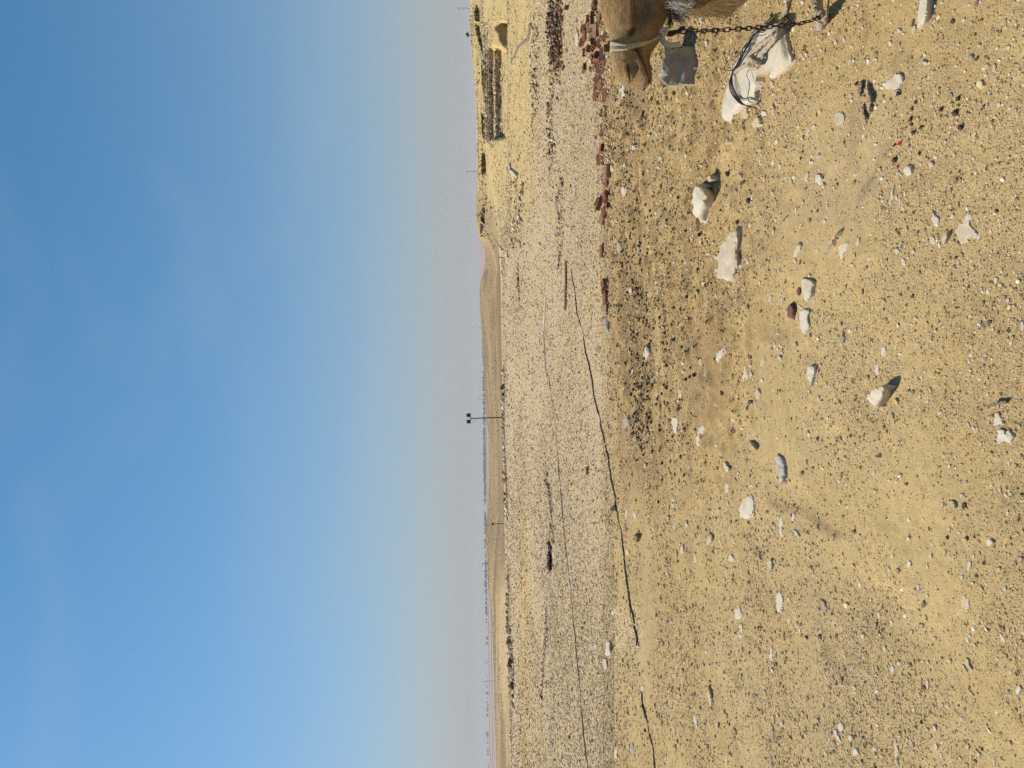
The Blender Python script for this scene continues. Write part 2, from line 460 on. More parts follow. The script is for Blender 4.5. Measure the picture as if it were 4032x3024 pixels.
def ground_tint(x, y):
    x = np.asarray(x, float); y = np.asarray(y, float)
    v = 1512 - FPX * np.clip(x / np.maximum(y, 0.5), -1.2, 1.2)
    sand = np.array([0.445, 0.318, 0.138]); plain = np.array([0.495, 0.378, 0.232]); brown = np.array([0.32, 0.205, 0.085])
    yel = np.array([0.52, 0.385, 0.165]); slope = np.array([0.30, 0.212, 0.112]); farp = np.array([0.36, 0.27, 0.21])
    pale = np.array([0.53, 0.415, 0.225]); grey = np.array([0.30, 0.235, 0.165])
    def mx(c, d, f): return c * (1 - f[..., None]) + d * f[..., None]
    c = np.broadcast_to(sand, x.shape + (3,)).copy()
    n1 = fbm(x * 0.9, y * 0.9, 4, 21); n2 = fbm(x * 0.35, y * 0.25, 3, 22); n3 = fbm(x * 4, y * 4, 3, 23)
    # trodden, dung-brown earth between 3.5 and 9.5 m
    rough = sstep((y - 3.0) / 2.5) * sstep((10.5 - y) / 2.0) * (0.25 + 0.75 * sstep((x + 1.8) / 2.2))
    c = mx(c, brown, np.clip(rough * (0.50 + 1.3 * n1 + 2.2 * fbm(x * 1.1, y * 4.2, 4, 29) + 1.0 * n3), 0, 0.9))
    c = mx(c, np.array([0.37, 0.25, 0.095]), np.clip(sstep((fbm(x * 1.7 + 9, y * 1.7, 3, 71) - 0.05) / 0.16) * 0.55 * np.exp(-y / 9), 0, 1))
    c = mx(c, np.array([0.47, 0.35, 0.17]), np.clip(sstep((fbm(x * 0.8 + 4, y * 0.8, 3, 72) - 0.02) / 0.2) * 0.5 * np.exp(-y / 9), 0, 1))
    c = mx(c, grey, np.clip(sstep((n1 - 0.12) / 0.18) * 0.35 * np.exp(-y / 10) + 0.3 * rough * sstep((n3 - 0.1) / 0.2), 0, 0.6))
    c = mx(c, pale, np.clip(0.22 * sstep((n2 + 0.02) / 0.2) * (1 - rough), 0, 1))
    def near(path, wd):
        P = catmull(np.array([on_ground(*q)[:2] for q in path]), 40)
        d = np.full(x.shape, 1e9)
        k = (np.hypot(x, y) < 40)
        X, Y = x[k], y[k]; dd = np.full(X.shape, 1e9)
        for a_, b_ in zip(P[:-1], P[1:]):
            t = b_ - a_; L = t.dot(t) + 1e-12
            s = np.clip(((X - a_[0]) * t[0] + (Y - a_[1]) * t[1]) / L, 0, 1)
            dd = np.minimum(dd, np.hypot(X - a_[0] - s * t[0], Y - a_[1] - s * t[1]))
        d[k] = dd
        return np.exp(-(d / wd) ** 2)
    for path, wd in FURROWS:
        c = mx(c, np.array([0.20, 0.15, 0.10]), np.clip(near(path, wd) * (0.45 + 1.6 * n3), 0, 0.75))
    for (u_, v_, su, sv) in [(2530, 1640, .9, .55), (2500, 1470, .8, .35), (2560, 1560, .7, .3), (2510, 1160, .9, .35), (2505, 1300, 1.0, .5), (2490, 900, 1.0, .4), (2460, 460, .9, .5)]:
        q = on_ground(u_, v_)
        c = mx(c, np.array([0.20, 0.125, 0.058]), np.clip(np.exp(-((x - q[0]) / sv) ** 2 - ((y - q[1]) / su) ** 2) * (0.30 + 3.4 * fbm(x * 7, y * 9, 3, 28) + 1.0 * n1), 0, 0.8))
    # the gravel flat
    f = sstep((y - 8.6 - 1.2 * n2) / 2.2)
    p = plain * (1 + 0.18 * n2[..., None]) 
    c = c * (1 - f[..., None]) + p * f[..., None]
    for path, wd in TRACKS:
        c = mx(c, np.array([0.53, 0.405, 0.23]), np.clip(near(path, wd) * 0.8, 0, 1))
    c = mx(c, yel, np.clip(f * sstep((n1 - 0.02) / 0.2) * 0.35, 0, 1))
    # yellow wind-blown sand: towards the hill, and strips on the far flat
    hill = sstep((1050 - v) / 380)
    c = mx(c, yel, sstep((y - 17 - 3 * n2) / 9) * hill * 0.92)
    st = band(y, 27, 37, 6) * sstep((v - 1700) / 600) + band(y, 21, 25, 3) * sstep((v - 2350) / 300) * 0.6
    c = mx(c, np.array([0.50, 0.355, 0.155]), np.clip(st, 0, 0.85))
    c = mx(c, grey * 1.15, np.clip(band(y, 17.0, 19.0, 2.0) * sstep((v - 1900) / 300) * 0.35, 0, 1))
    # slopes behind
    s2 = sstep((y - 69) / 4) * (1 - hill)
    n4 = fbm(x * 0.03, y * 0.11, 4, 25)
    c = mx(c, slope * 1.0, s2)
    c = mx(c, yel, np.clip(s2 * sstep((n4 + 0.03) / 0.2) * 0.75 * sstep((v - 2150) / 300), 0, 1))
    c = mx(c, np.array([0.21, 0.145, 0.075]), np.clip(s2 * sstep((-n4 - 0.01) / 0.14) * 0.7, 0, 1))
    n6 = fbm(x * 0.06 + 7, y * 0.5, 3, 27)
    c = mx(c, np.array([0.42, 0.305, 0.16]), np.clip(s2 * sstep((n6 - 0.06) / 0.1) * 0.6, 0, 1))
    c = mx(c, np.array([0.50, 0.37, 0.19]), np.clip(s2 * band(v + 0.25 * fbm(v * 0.02, y * 0.1, 3, 33) * 400, 2270, 2760, 160) * band(y, 74, 104, 14) * 0.9, 0, 1))
    # scrubby dark patches on the hill
    n5 = fbm(x * 0.22, y * 0.12, 4, 26)
    c = mx(c, np.array([0.20, 0.14, 0.08]), np.clip(hill * sstep((y - 72) / 10) * sstep((n5 - 0.10) / 0.12) * 0.55, 0, 1))
    dr = np.interp(v, DR_V, DR_D)
    fp = sstep((y - dr - 60) / 300)
    c = mx(c, farp, fp)
    ln = (band(y, 2900, 3150, 60) + band(y, 4300, 4900, 100) + band(y, 2300, 2380, 20) * 0.6) * (x < 400)
    c = mx(c, np.array([0.07, 0.065, 0.06]), np.clip(ln, 0, 0.8))
    return c

rr, aa = np.meshgrid(RI, AZR, indexing='ij')
GX, GY = rr * np.sin(aa), rr * np.cos(aa)
GZ = H(GX, GY)
nr, na = GX.shape
V = np.stack([GX, GY, GZ], -1).reshape(-1, 3)
ii, jj = np.meshgrid(np.arange(nr - 1), np.arange(na), indexing='ij')
jn = (jj + 1) % na
Fq = np.stack([ii * na + jj, ii * na + jn, (ii + 1) * na + jn, (ii + 1) * na + jj], -1).reshape(-1, 4)[:, ::-1]
me = mesh_np("ground", V, Fq, True, ground_tint(V[:, 0], V[:, 1]))
ground = tag(link("ground", me, MGROUND), kind='structure')

# ------------------------------------------------------------------ far hills and the line of palms on the horizon
def hills():
    prof = [(-400, 1866), (0, 1868), (300, 1870), (380, 1871), (500, 1876), (600, 1879), (700, 1877), (800, 1880), (870, 1879), (925, 1881), (980, 1884), (1020, 1886), (1052, 1889), (1090, 1893), (1120, 1895), (1300, 1899.5), (1500, 1904), (1700, 1908)]
    vv = np.linspace(-400, 1700, 260)
    uu = np.interp(vv, [p[0] for p in prof], [p[1] for p in prof]) + 1.6 * fbm(vv * 0.03, vv * 0, 4, 2)
    Vs, Fs = [], []
    rows = 7
    for i, (a, b) in enumerate(zip(uu, vv)):
        top = at_depth(a, b, 6500)
        for k in range(rows):
            t = k / (rows - 1)
            q = 1 - abs(t - 0.5) * 2
            y = 6500 + (t - 0.5) * 1400
            s = y / 6500
            zz = -10 + (top[2] + 10) * (q ** 0.8) * (0.82 + 0.36 * vnoise(b * 0.025 + k, k * 1.7, 3) if 0 < q < 1 else 1)
            Vs.append((top[0] * s, y, zz))
    for i in range(len(vv) - 1):
        for k in range(rows - 1):
            Fs.append((i * rows + k, (i + 1) * rows + k, (i + 1) * rows + k + 1, i * rows + k + 1))
    V = np.array(Vs)
    col = np.tile(np.array([[0.34, 0.22, 0.165]]), (len(V), 1)) * (0.85 + 0.4 * vnoise(V[:, 0] * 0.01, V[:, 2] * 0.15, 5)[:, None])
    tag(link("hills", mesh_np("hills", V, Fs, True, col), MFAR), kind='structure')
hills()

OCT_V = np.array([[1, 0, 0], [-1, 0, 0], [0, 1, 0], [0, -1, 0], [0, 0, 1], [0, 0, -1]], float)
OCT_F = np.array([[0, 2, 4], [2, 1, 4], [1, 3, 4], [3, 0, 4], [2, 0, 5], [1, 2, 5], [3, 1, 5], [0, 3, 5]])

def hull_shapes(n, pts, seed):
    out = []
    rs = np.random.default_rng(seed)
    for _ in range(n):
        d = rs.normal(size=(pts, 3)); d /= np.linalg.norm(d, axis=1)[:, None]
        d *= rs.uniform(0.75, 1.1, (pts, 1))
        bm = bmesh.new()
        vs = [bm.verts.new(p) for p in d]
        res = bmesh.ops.convex_hull(bm, input=vs)
        loose = [v for v in bm.verts if not v.link_faces]
        bmesh.ops.delete(bm, geom=loose, context='VERTS')
        bmesh.ops.triangulate(bm, faces=bm.faces[:])
        bm.verts.index_update()
        out.append((np.array([v.co[:] for v in bm.verts]), np.array([[v.index for v in f.verts] for f in bm.faces])))
        bm.free()
    return out
HULLS = hull_shapes(14, 9, 3)

def scatter(name, P, size, col, flat=(0.35, 0.8), elong=(0.7, 1.5), shapes=HULLS, sink=0.25, mat=None):
    """many little stones joined in one mesh; P (n,3) ground points, size half-length"""
    n = len(P)
    VV, FF, CC = [], [], []
    off = 0
    pick = rng.integers(0, len(shapes), n)
    yaw = rng.uniform(0, 2 * math.pi, n)
    sx = size * rng.uniform(*elong, n); sy = size; sz = size * rng.uniform(*flat, n)
    tl = rng.normal(0, 0.18, n)
    for k, (hv, hf) in enumerate(shapes):
        idx = np.nonzero(pick == k)[0]
        if not len(idx): continue
        m = len(hv)
        q = np.repeat(hv[None], len(idx), 0) * np.stack([sx[idx], sy[idx], sz[idx]], -1)[:, None, :]
        ct, st = np.cos(tl[idx])[:, None], np.sin(tl[idx])[:, None]
        x1, z1 = q[..., 0] * ct - q[..., 2] * st, q[..., 0] * st + q[..., 2] * ct
        cy, sy_ = np.cos(yaw[idx])[:, None], np.sin(yaw[idx])[:, None]
        x2, y2 = x1 * cy - q[..., 1] * sy_, x1 * sy_ + q[..., 1] * cy
        vv = np.stack([x2, y2, z1 + (sz[idx] * (1 - 2 * sink))[:, None]], -1) + P[idx][:, None, :]
        VV.append(vv.reshape(-1, 3))
        FF.append((hf[None] + (np.arange(len(idx)) * m)[:, None, None] + off).reshape(-1, 3))
        CC.append(np.repeat(col[idx], m, 0))
        off += len(idx) * m
    me = mesh_np(name, np.vstack(VV), np.vstack(FF), False, np.vstack(CC))
    return tag(link(name, me, mat or MPEB), kind='stuff')

PAL = np.array([[0.42, 0.30, 0.14], [0.47, 0.35, 0.18], [0.36, 0.25, 0.115], [0.56, 0.475, 0.34], [0.60, 0.53, 0.41], [0.20, 0.14, 0.085], [0.27, 0.20, 0.125], [0.11, 0.078, 0.052], [0.25, 0.13, 0.09]])
def tints(n, w):
    w = np.array(w, float); w /= w.sum()
    c = PAL[rng.choice(len(PAL), n, p=w)]
    return c * rng.uniform(0.82, 1.15, (n, 1))

def sample_image(n, ua, ub, va=-60, vb=3084):
    """ground points whose picture positions are spread evenly over a part of the photo"""
    u = rng.uniform(ua, ub, n); v = rng.uniform(va, vb, n)
    d = (u - 2016)[:, None] / FPX * XC + (1512 - v)[:, None] / FPX * YC + fwd
    t = -CAM[2] / d[:, 2]
    p = CAM + d * t[:, None]
    p[:, 2] = H(p[:, 0], p[:, 1])
    return p, u, v

W_NEAR = [6, 6, 5, 2.2, 0.9, 0.6, 0.9, 0.22, 0.15]
def gravel_nodes():
    ng = bpy.data.node_groups.new("gravel_scatter", 'GeometryNodeTree')
    ng.interface.new_socket("Geometry", in_out='INPUT', socket_type='NodeSocketGeometry')
    ng.interface.new_socket("Geometry", in_out='OUTPUT', socket_type='NodeSocketGeometry')
    n, l = ng.nodes, ng.links
    gi, go = n.new('NodeGroupInput'), n.new('NodeGroupOutput')
    iop = n.new('GeometryNodeInstanceOnPoints'); jn_ = n.new('GeometryNodeGeometryToInstance')
    for k in range(4):
        ico = n.new('GeometryNodeMeshIcoSphere'); ico.inputs['Radius'].default_value = 1.0; ico.inputs['Subdivisions'].default_value = 1
        wn_ = n.new('ShaderNodeTexWhiteNoise'); wn_.noise_dimensions = '4D'; wn_.inputs['W'].default_value = k * 3.7 + 1
        ps = n.new('GeometryNodeInputPosition'); l.new(ps.outputs[0], wn_.inputs['Vector'])
        sub = n.new('ShaderNodeVectorMath'); sub.operation = 'SUBTRACT'; sub.inputs[1].default_value = (.5, .5, .5); l.new(wn_.outputs['Color'], sub.inputs[0])
        scl = n.new('ShaderNodeVectorMath'); scl.operation = 'SCALE'; scl.inputs['Scale'].default_value = 0.62; l.new(sub.outputs[0], scl.inputs[0])
        sp_ = n.new('GeometryNodeSetPosition'); l.new(ico.outputs[0], sp_.inputs['Geometry']); l.new(scl.outputs[0], sp_.inputs['Offset'])
        sm = n.new('GeometryNodeSetMaterial'); sm.inputs['Material'].default_value = MPEBI; l.new(sp_.outputs[0], sm.inputs[0])
        l.new(sm.outputs[0], jn_.inputs[0])
    def attr(nm, typ):
        a = n.new('GeometryNodeInputNamedAttribute'); a.data_type = typ; a.inputs['Name'].default_value = nm
        return a.outputs[0]
    l.new(gi.outputs[0], iop.inputs['Points']); l.new(jn_.outputs[0], iop.inputs['Instance'])
    iop.inputs['Pick Instance'].default_value = True
    l.new(attr('pick', 'INT'), iop.inputs['Instance Index'])
    e2r = n.new('FunctionNodeEulerToRotation'); l.new(attr('rot', 'FLOAT_VECTOR'), e2r.inputs[0])
    l.new(e2r.outputs[0], iop.inputs['Rotation']); l.new(attr('scl', 'FLOAT_VECTOR'), iop.inputs['Scale'])
    l.new(iop.outputs[0], go.inputs[0])
    return ng
NG = gravel_nodes()
def gravel(name, P, s, col, flat=(0.45, 0.95), elong=(0.8, 1.6)):
    n = len(P)
    me = bpy.data.meshes.new(name); me.vertices.add(n)
    sz = s * rng.uniform(*flat, n)
    Q_ = P.copy(); Q_[:, 2] += sz * 0.35
    me.vertices.foreach_set('co', Q_.astype(np.float32).ravel())
    def put(nm, typ, key, arr):
        a = me.attributes.new(nm, typ, 'POINT'); a.data.foreach_set(key, np.ascontiguousarray(arr).ravel())
    put('scl', 'FLOAT_VECTOR', 'vector', np.stack([s * rng.uniform(*elong, n), s, sz], -1).astype(np.float32))
    put('rot', 'FLOAT_VECTOR', 'vector', np.stack([rng.normal(0, .25, n), rng.normal(0, .25, n), rng.uniform(0, 6.283, n)], -1).astype(np.float32))
    put('pick', 'INT', 'value', rng.integers(0, 4, n).astype(np.int32))
    c4 = np.ones((n, 4), np.float32); c4[:, :3] = col; put('tint', 'FLOAT_COLOR', 'color', c4)
    o = link(name, me, MPEBI)
    md = o.modifiers.new("scatter", 'NODES'); md.node_group = NG
    return tag(o, kind='stuff')

def gravel_near():
    P, u, v = sample_image(330000, 2370, 4300)
    dens = 0.46 + 2.3 * fbm(P[:, 0] * 1.5, P[:, 1] * 1.5, 4, 61) + 0.9 * fbm(P[:, 0] * 0.35, P[:, 1] * 0.35, 2, 62) + 0.25 * sstep((3100 - u) / 600)
    keep = rng.uniform(0, 1, len(P)) < np.clip(dens, 0.07, 1)
    P, u, v = P[keep], u[keep], v[keep]
    r = np.hypot(P[:, 0], P[:, 1])
    px_ = r / 739.0
    s = 0.30 * px_ * (1 - rng.uniform(0, 1, len(P)) * 0.995) ** (-1 / 2.6)
    s = np.minimum(s, 2.4 * px_)
    c = tints(len(P), W_NEAR)
    big = s > 0.95 * px_
    c[big] = tints(big.sum(), [5, 5, 4, 3.2, 1.6, 1.1, 1.3, 0.55, 0.3])
    gravel("gravel", P, s, c)
gravel_near()

def gravel_far():
    P, u, v = sample_image(240000, 1974, 2420)
    r = np.hypot(P[:, 0], P[:, 1])
    hill = sstep((900 - v) / 350) * sstep((2120 - u) / 60)
    dens = 0.60 + 1.1 * fbm(P[:, 0] * 0.3, P[:, 1] * 0.12, 4, 63)
    keep = (rng.uniform(0, 1, len(P)) < np.clip(dens, 0.2, 1) * (1 - 0.6 * hill)) & (r < 78)
    P, r = P[keep], r[keep]
    px_ = r / 739.0
    s = 0.29 * px_ * (1 - rng.uniform(0, 1, len(P)) * 0.992) ** (-1 / 2.9)
    s = np.minimum(s, np.minimum(1.5 * px_, 0.12))
    gravel("gravel", P, s, tints(len(P), [6, 6, 4, 4.5, 1.6, 1.2, 1.7, 0.5, 0.3]))
gravel_far()

def clods():
    P, u, v = sample_image(90000, 2395, 3250, -40, 2300)
    d = sstep((3150 - u) / 500) * sstep((2200 - v) / 900) * (0.25 + 2.2 * fbm(P[:, 0] * 1.6, P[:, 1] * 2.4, 4, 67))
    P = P[rng.uniform(0, 1, len(P)) < np.clip(d, 0, 0.9)]
    px_ = np.hypot(P[:, 0], P[:, 1]) / 739.0
    s = np.minimum(0.45 * px_ * (1 - rng.uniform(0, 1, len(P)) * 0.99) ** (-1 / 2.8), 2.6 * px_)
    c = np.array([[0.36, 0.245, 0.105], [0.30, 0.195, 0.085], [0.22, 0.145, 0.07], [0.44, 0.33, 0.18]])[rng.choice(4, len(P), p=[.4, .3, .15, .15])] * rng.uniform(.85, 1.15, (len(P), 1))
    gravel("clods", P, s, c, flat=(0.5, 1.0))
clods()

def chips():
    P, u, v = sample_image(5200, 2480, 4100)
    d = 0.35 + 1.5 * fbm(P[:, 0] * 0.9, P[:, 1] * 0.9, 3, 68)
    P = P[rng.uniform(0, 1, len(P)) < np.clip(d, 0.1, 0.9)]
    px_ = np.hypot(P[:, 0], P[:, 1]) / 739.0
    s = np.minimum(0.9 * px_ * (1 - rng.uniform(0, 1, len(P)) * 0.97) ** (-1 / 2.6), 2.6 * px_)
    gravel("pale_chips", P, s, tints(len(P), [1, 2, 0.5, 5, 3, .6, .8, .3, .2]), flat=(0.35, 0.8))
chips()

def scrub():
    n = 95000
    y = 69 * np.exp(rng.uniform(0, 1, n) * math.log(270 / 69)); v = rng.uniform(950, 3080, n); x = (1512 - v) / FPX * y
    k = rng.uniform(0, 1, n) < np.clip(0.35 + 2.0 * fbm(x * 0.05, y * 0.16, 4, 69), 0.04, 1)
    x, y = x[k], y[k]; P = np.stack([x, y, H(x, y)], -1); px_ = y / 739.0
    s = np.minimum(0.19 * px_ * (1 - rng.uniform(0, 1, len(P)) * 0.98) ** (-1 / 3), 0.62 * px_)
    c = np.array([[0.26, 0.185, 0.10], [0.35, 0.25, 0.13], [0.17, 0.12, 0.07], [0.45, 0.36, 0.22]])[rng.choice(4, len(P), p=[.35, .40, .10, .15])] * rng.uniform(.8, 1.2, (len(P), 1))
    gravel("scree", P, s, c, flat=(0.3, 0.8))
scrub()

def scree():
    n = 34000
    P, u, v = sample_image(n, 1862, 2110, -40, 1000)
    out = []
    y = rng.uniform(28, 118, n) ** 1.0; x = (1512 - rng.uniform(-60, 980, n)) / FPX * y
    P = np.stack([x, y, H(x, y)], -1)
    keep = rng.uniform(0, 1, n) < np.clip(0.35 + 1.8 * fbm(x * 0.15, y * 0.1, 4, 66), 0.03, 1)
    P = P[keep]; px_ = P[:, 1] / 739.0
    s = np.minimum(0.28 * px_ * (1 - rng.uniform(0, 1, len(P)) * 0.98) ** (-1 / 2.4), 1.3 * px_)
    gravel("scree", P, s, tints(len(P), [4, 4, 3, 3, 1, 2, 2, 1.2, 0]))
    # earth and stones slumped along the cut walls and the pit
    n = 5200
    vv = rng.uniform(90, 575, n); y = np.where(rng.uniform(0, 1, n) < .5, rng.normal(61.5, .45, n), rng.normal(65.0, .9, n))
    x = (1512 - vv) / FPX * y; P = np.stack([x, y, H(x, y)], -1)
    k = rng.uniform(0, 1, n) < np.clip(.5 + 2 * fbm(x * .5, y * .4, 3, 70), .05, 1); P = P[k]
    s = np.minimum(0.03 * (1 - rng.uniform(0, 1, len(P)) * 0.97) ** (-1 / 2.0), 0.15)
    gravel("scree", P, s, tints(len(P), [4, 3, 3, 5, 4, 1.5, 2, 1, 0]), flat=(.6, 1.1))
scree()

def rubble(path, width, n, smin, smax, wts, name="rubble", heap=0.0):
    P = np.array([on_ground(a, b) for a, b in path])
    C = catmull(P, 200)
    i = rng.integers(0, 200, n)
    q = C[i] + np.stack([rng.normal(0, width, n), rng.normal(0, width, n), np.zeros(n)], -1)
    q[:, 2] = H(q[:, 0], q[:, 1]) + heap * np.exp(-((q[:, :2] - C[i][:, :2]) ** 2).sum(1) / (width * 1.2) ** 2) * rng.uniform(0.4, 1, n)
    s = smin * (1 - rng.uniform(0, 1, n) * 0.97) ** (-1 / 2.2)
    s = np.minimum(s, smax)
    return scatter(name, q, s, tints(n, wts), flat=(0.5, 1.0))
RUB = [2, 2, 1, 4, 4, 3, 2, 3, 0.2]
rubble([(1987, 1480), (1986, 1640), (1988, 1760), (1993, 1860), (2000, 2010)], 0.7, 560, 0.07, 0.30, RUB)
rubble([(2003, 2290), (2002, 2420), (2006, 2520), (2014, 2600), (2024, 2670)], 0.75, 620, 0.07, 0.34, RUB)
rubble([(2154, 2400), (2150, 2500), (2142, 2600), (2136, 2700), (2132, 2765)], 0.12, 420, 0.018, 0.07, [1, 2, 1, 5, 4, 3, 3, 2, 0.2])
rubble([(2152, 1900), (2170, 1980), (2172, 2060), (2182, 2130)], 0.14, 260, 0.018, 0.075, RUB)
rubble([(2160, 120), (2175, 330), (2165, 520), (2180, 640)], 0.35, 520, 0.018, 0.09, [2, 3, 1, 5, 3, 3, 3, 3, 0.2])
rubble([(2100, 170), (2110, 300), (2092, 420)], 0.6, 160, 0.03, 0.09, RUB)
rubble([(2040, 1068), (2043, 1110), (2046, 1190)], 0.22, 160, 0.035, 0.13, [2, 2, 1, 3, 2, 4, 3, 3, 0.2])
rubble([(2195, 720), (2210, 860), (2200, 980)], 0.35, 150, 0.02, 0.08, RUB)
rubble([(2033, 850), (2060, 780), (2010, 900)], 0.9, 160, 0.04, 0.12, RUB)
rubble([(2205, 0), (2200, 70), (2203, 150), (2207, 235)], 0.30, 900, 0.02, 0.085, [0.5, 0.3, 1, 0.5, 0.3, 4, 3, 5, 4], "rubble", 0.25)
rubble([(2375, 20), (2345, 110), (2360, 220), (2372, 330), (2380, 430)], 0.35, 380, 0.012, 0.05, [1, 1, 1, 1, 0.8, 1, 1, 1, 6], "rubble", 0.04)
rubble([(2386, 480), (2390, 800), (2388, 1250)], 0.30, 380, 0.010, 0.035, [2, 2, 1, 3, 1, 2, 1, 1, 2.5])

# ------------------------------------------------------------------ undercut earth banks on the hill and below its crest
def earth_bank(low, up, reg0, seed):
    a0, b0, s0 = reg0
    lo = catmull(np.array([(a0 + x / s0, b0 + y / s0) for x, y in low], float), 60); hi = catmull(np.array([(a0 + x / s0, b0 + y / s0) for x, y in up], float), 60)
    rs = np.random.default_rng(seed)
    Vs = []; n = 60
    for i in range(n):
        t = i / (n - 1); e = min(1, t * 8, (1 - t) * 8)
        lo[i, 0] += rs.normal(0, .7) * e; hi[i, 0] += (rs.normal(0, .8) + 2.4 * (vnoise(i * 0.45, seed) - .5)) * e
        # where the line of sight meets the slope
        d_ = ray(lo[i, 0] + 1.5, lo[i, 1]); ys = np.linspace(58, 124, 200)
        hz = H(d_[0] / d_[1] * ys, ys); below = np.nonzero(CAM[2] + d_[2] / d_[1] * ys <= hz)[0]
        y = float(ys[below[0]]) if len(below) else 112.0
        A = at_depth(lo[i, 0] + 1.5, lo[i, 1], y); B = at_depth(hi[i, 0], hi[i, 1], y - 0.22)
        for k in range(5):
            q = k / 4
            p = A * (1 - q) + B * q
            p[1] += rs.normal(0, .05) + (0.12 * math.sin(q * 3.14))
            Vs.append(p)
        Vs.append(B + np.array([B[0] / B[1], 1, 0]) * 1.2 + [0, 0, 0.02]); C_ = B + np.array([B[0] / B[1], 1, 0]) * 6
        C_[2] = min(float(H(C_[0], C_[1])), B[2]) - 0.1; Vs.append(C_)
    m = 7
    Fs = [(i * m + k, (i + 1) * m + k, (i + 1) * m + k + 1, i * m + k + 1) for i in range(n - 1) for k in range(m - 1)]
    V = np.array(Vs)
    tag(link("earth_bank", mesh_np("earth_bank", V, Fs, False, ground_tint(V[:, 0], V[:, 1]) * 0.94), MGROUND), kind='structure')
P1_, P2_ = (1750, 0, 2.765), (1750, 600, 2.765)
earth_bank([(350, 55), (358, 100), (372, 160), (381, 220), (374, 290), (379, 360), (389, 430), (399, 500), (416, 570), (432, 645)], [(346, 55), (330, 100), (318, 150), (322, 210), (330, 270), (341, 340), (356, 400), (370, 450), (392, 520), (428, 645)], P1_, 1)
earth_bank([(404, 690), (420, 760), (430, 830), (433, 900), (436, 980), (432, 1055)], [(400, 690), (402, 760), (405, 830), (409, 900), (414, 980), (428, 1055)], P1_, 2)
earth_bank([(465, 478), (460, 520), (442, 600), (437, 700), (432, 800), (420, 880), (398, 915)], [(456, 478), (436, 520), (410, 590), (399, 650), (391, 750), (385, 850), (390, 915)], P2_, 3)
earth_bank([(430, 15), (444, 90), (447, 180), (441, 240), (420, 268)], [(410, 15), (394, 90), (396, 180), (400, 240), (410, 268)], P2_, 4)
earth_bank([(400, 1230), (430, 1300), (440, 1420), (436, 1560)], [(396, 1230), (402, 1300), (405, 1420), (425, 1560)], P1_, 5)
# ------------------------------------------------------------------ stones: each built from its outline, standing on the ground with its own height
REG = {'A': (2400, 0, 2.212), 'B': (3032, 0, 2.212), 'C': (2400, 700, 2.212), 'D': (3032, 700, 2.212), 'E': (2400, 1400, 2.212), 'F': (3032, 1400, 2.212),
       'G': (2400, 2150, 1.898), 'H': (3032, 2150, 1.898), '1': (1750, 0, 2.765), '2': (1750, 600, 2.765), '3': (1750, 1200, 2.765), '4': (1750, 1800, 2.765),
       '5': (1750, 2400, 2.659), 'Z': (2750, 150, 4.483), 'S': (0, 0, 1.0), 'W': (2750, 0, 3.95), 'M': (2330, 0, 4.254), 'K': (2180, 0, 2.379)}

def px(reg, x, y):
    a, b, s = REG[reg]
    return a + x / s, b + y / s

def pip(P, poly):
    x, y = P[:, 0], P[:, 1]
    ins = np.zeros(len(P), bool)
    n = len(poly)
    for i in range(n):
        (x1, y1), (x2, y2) = poly[i], poly[(i + 1) % n]
        c = ((y1 > y) != (y2 > y)) & (x < (x2 - x1) * (y - y1) / (y2 - y1 + 1e-12) + x1)
        ins ^= c
    return ins

def front_dist(P, poly):
    D = np.full(len(P), 1e9)
    for i in range(len(poly)):
        (x1, y1), (x2, y2) = poly[i], poly[(i + 1) % len(poly)]
        if abs(y2 - y1) < 1e-9: continue
        t = (P[:, 1] - y1) / (y2 - y1)
        xc = x1 + t * (x2 - x1)
        ok = (t >= -1e-6) & (t <= 1 + 1e-6) & (xc >= P[:, 0] - 1e-4)
        D = np.where(ok, np.minimum(D, xc - P[:, 0]), D)
    return np.where(D > 1e8, 0, D)

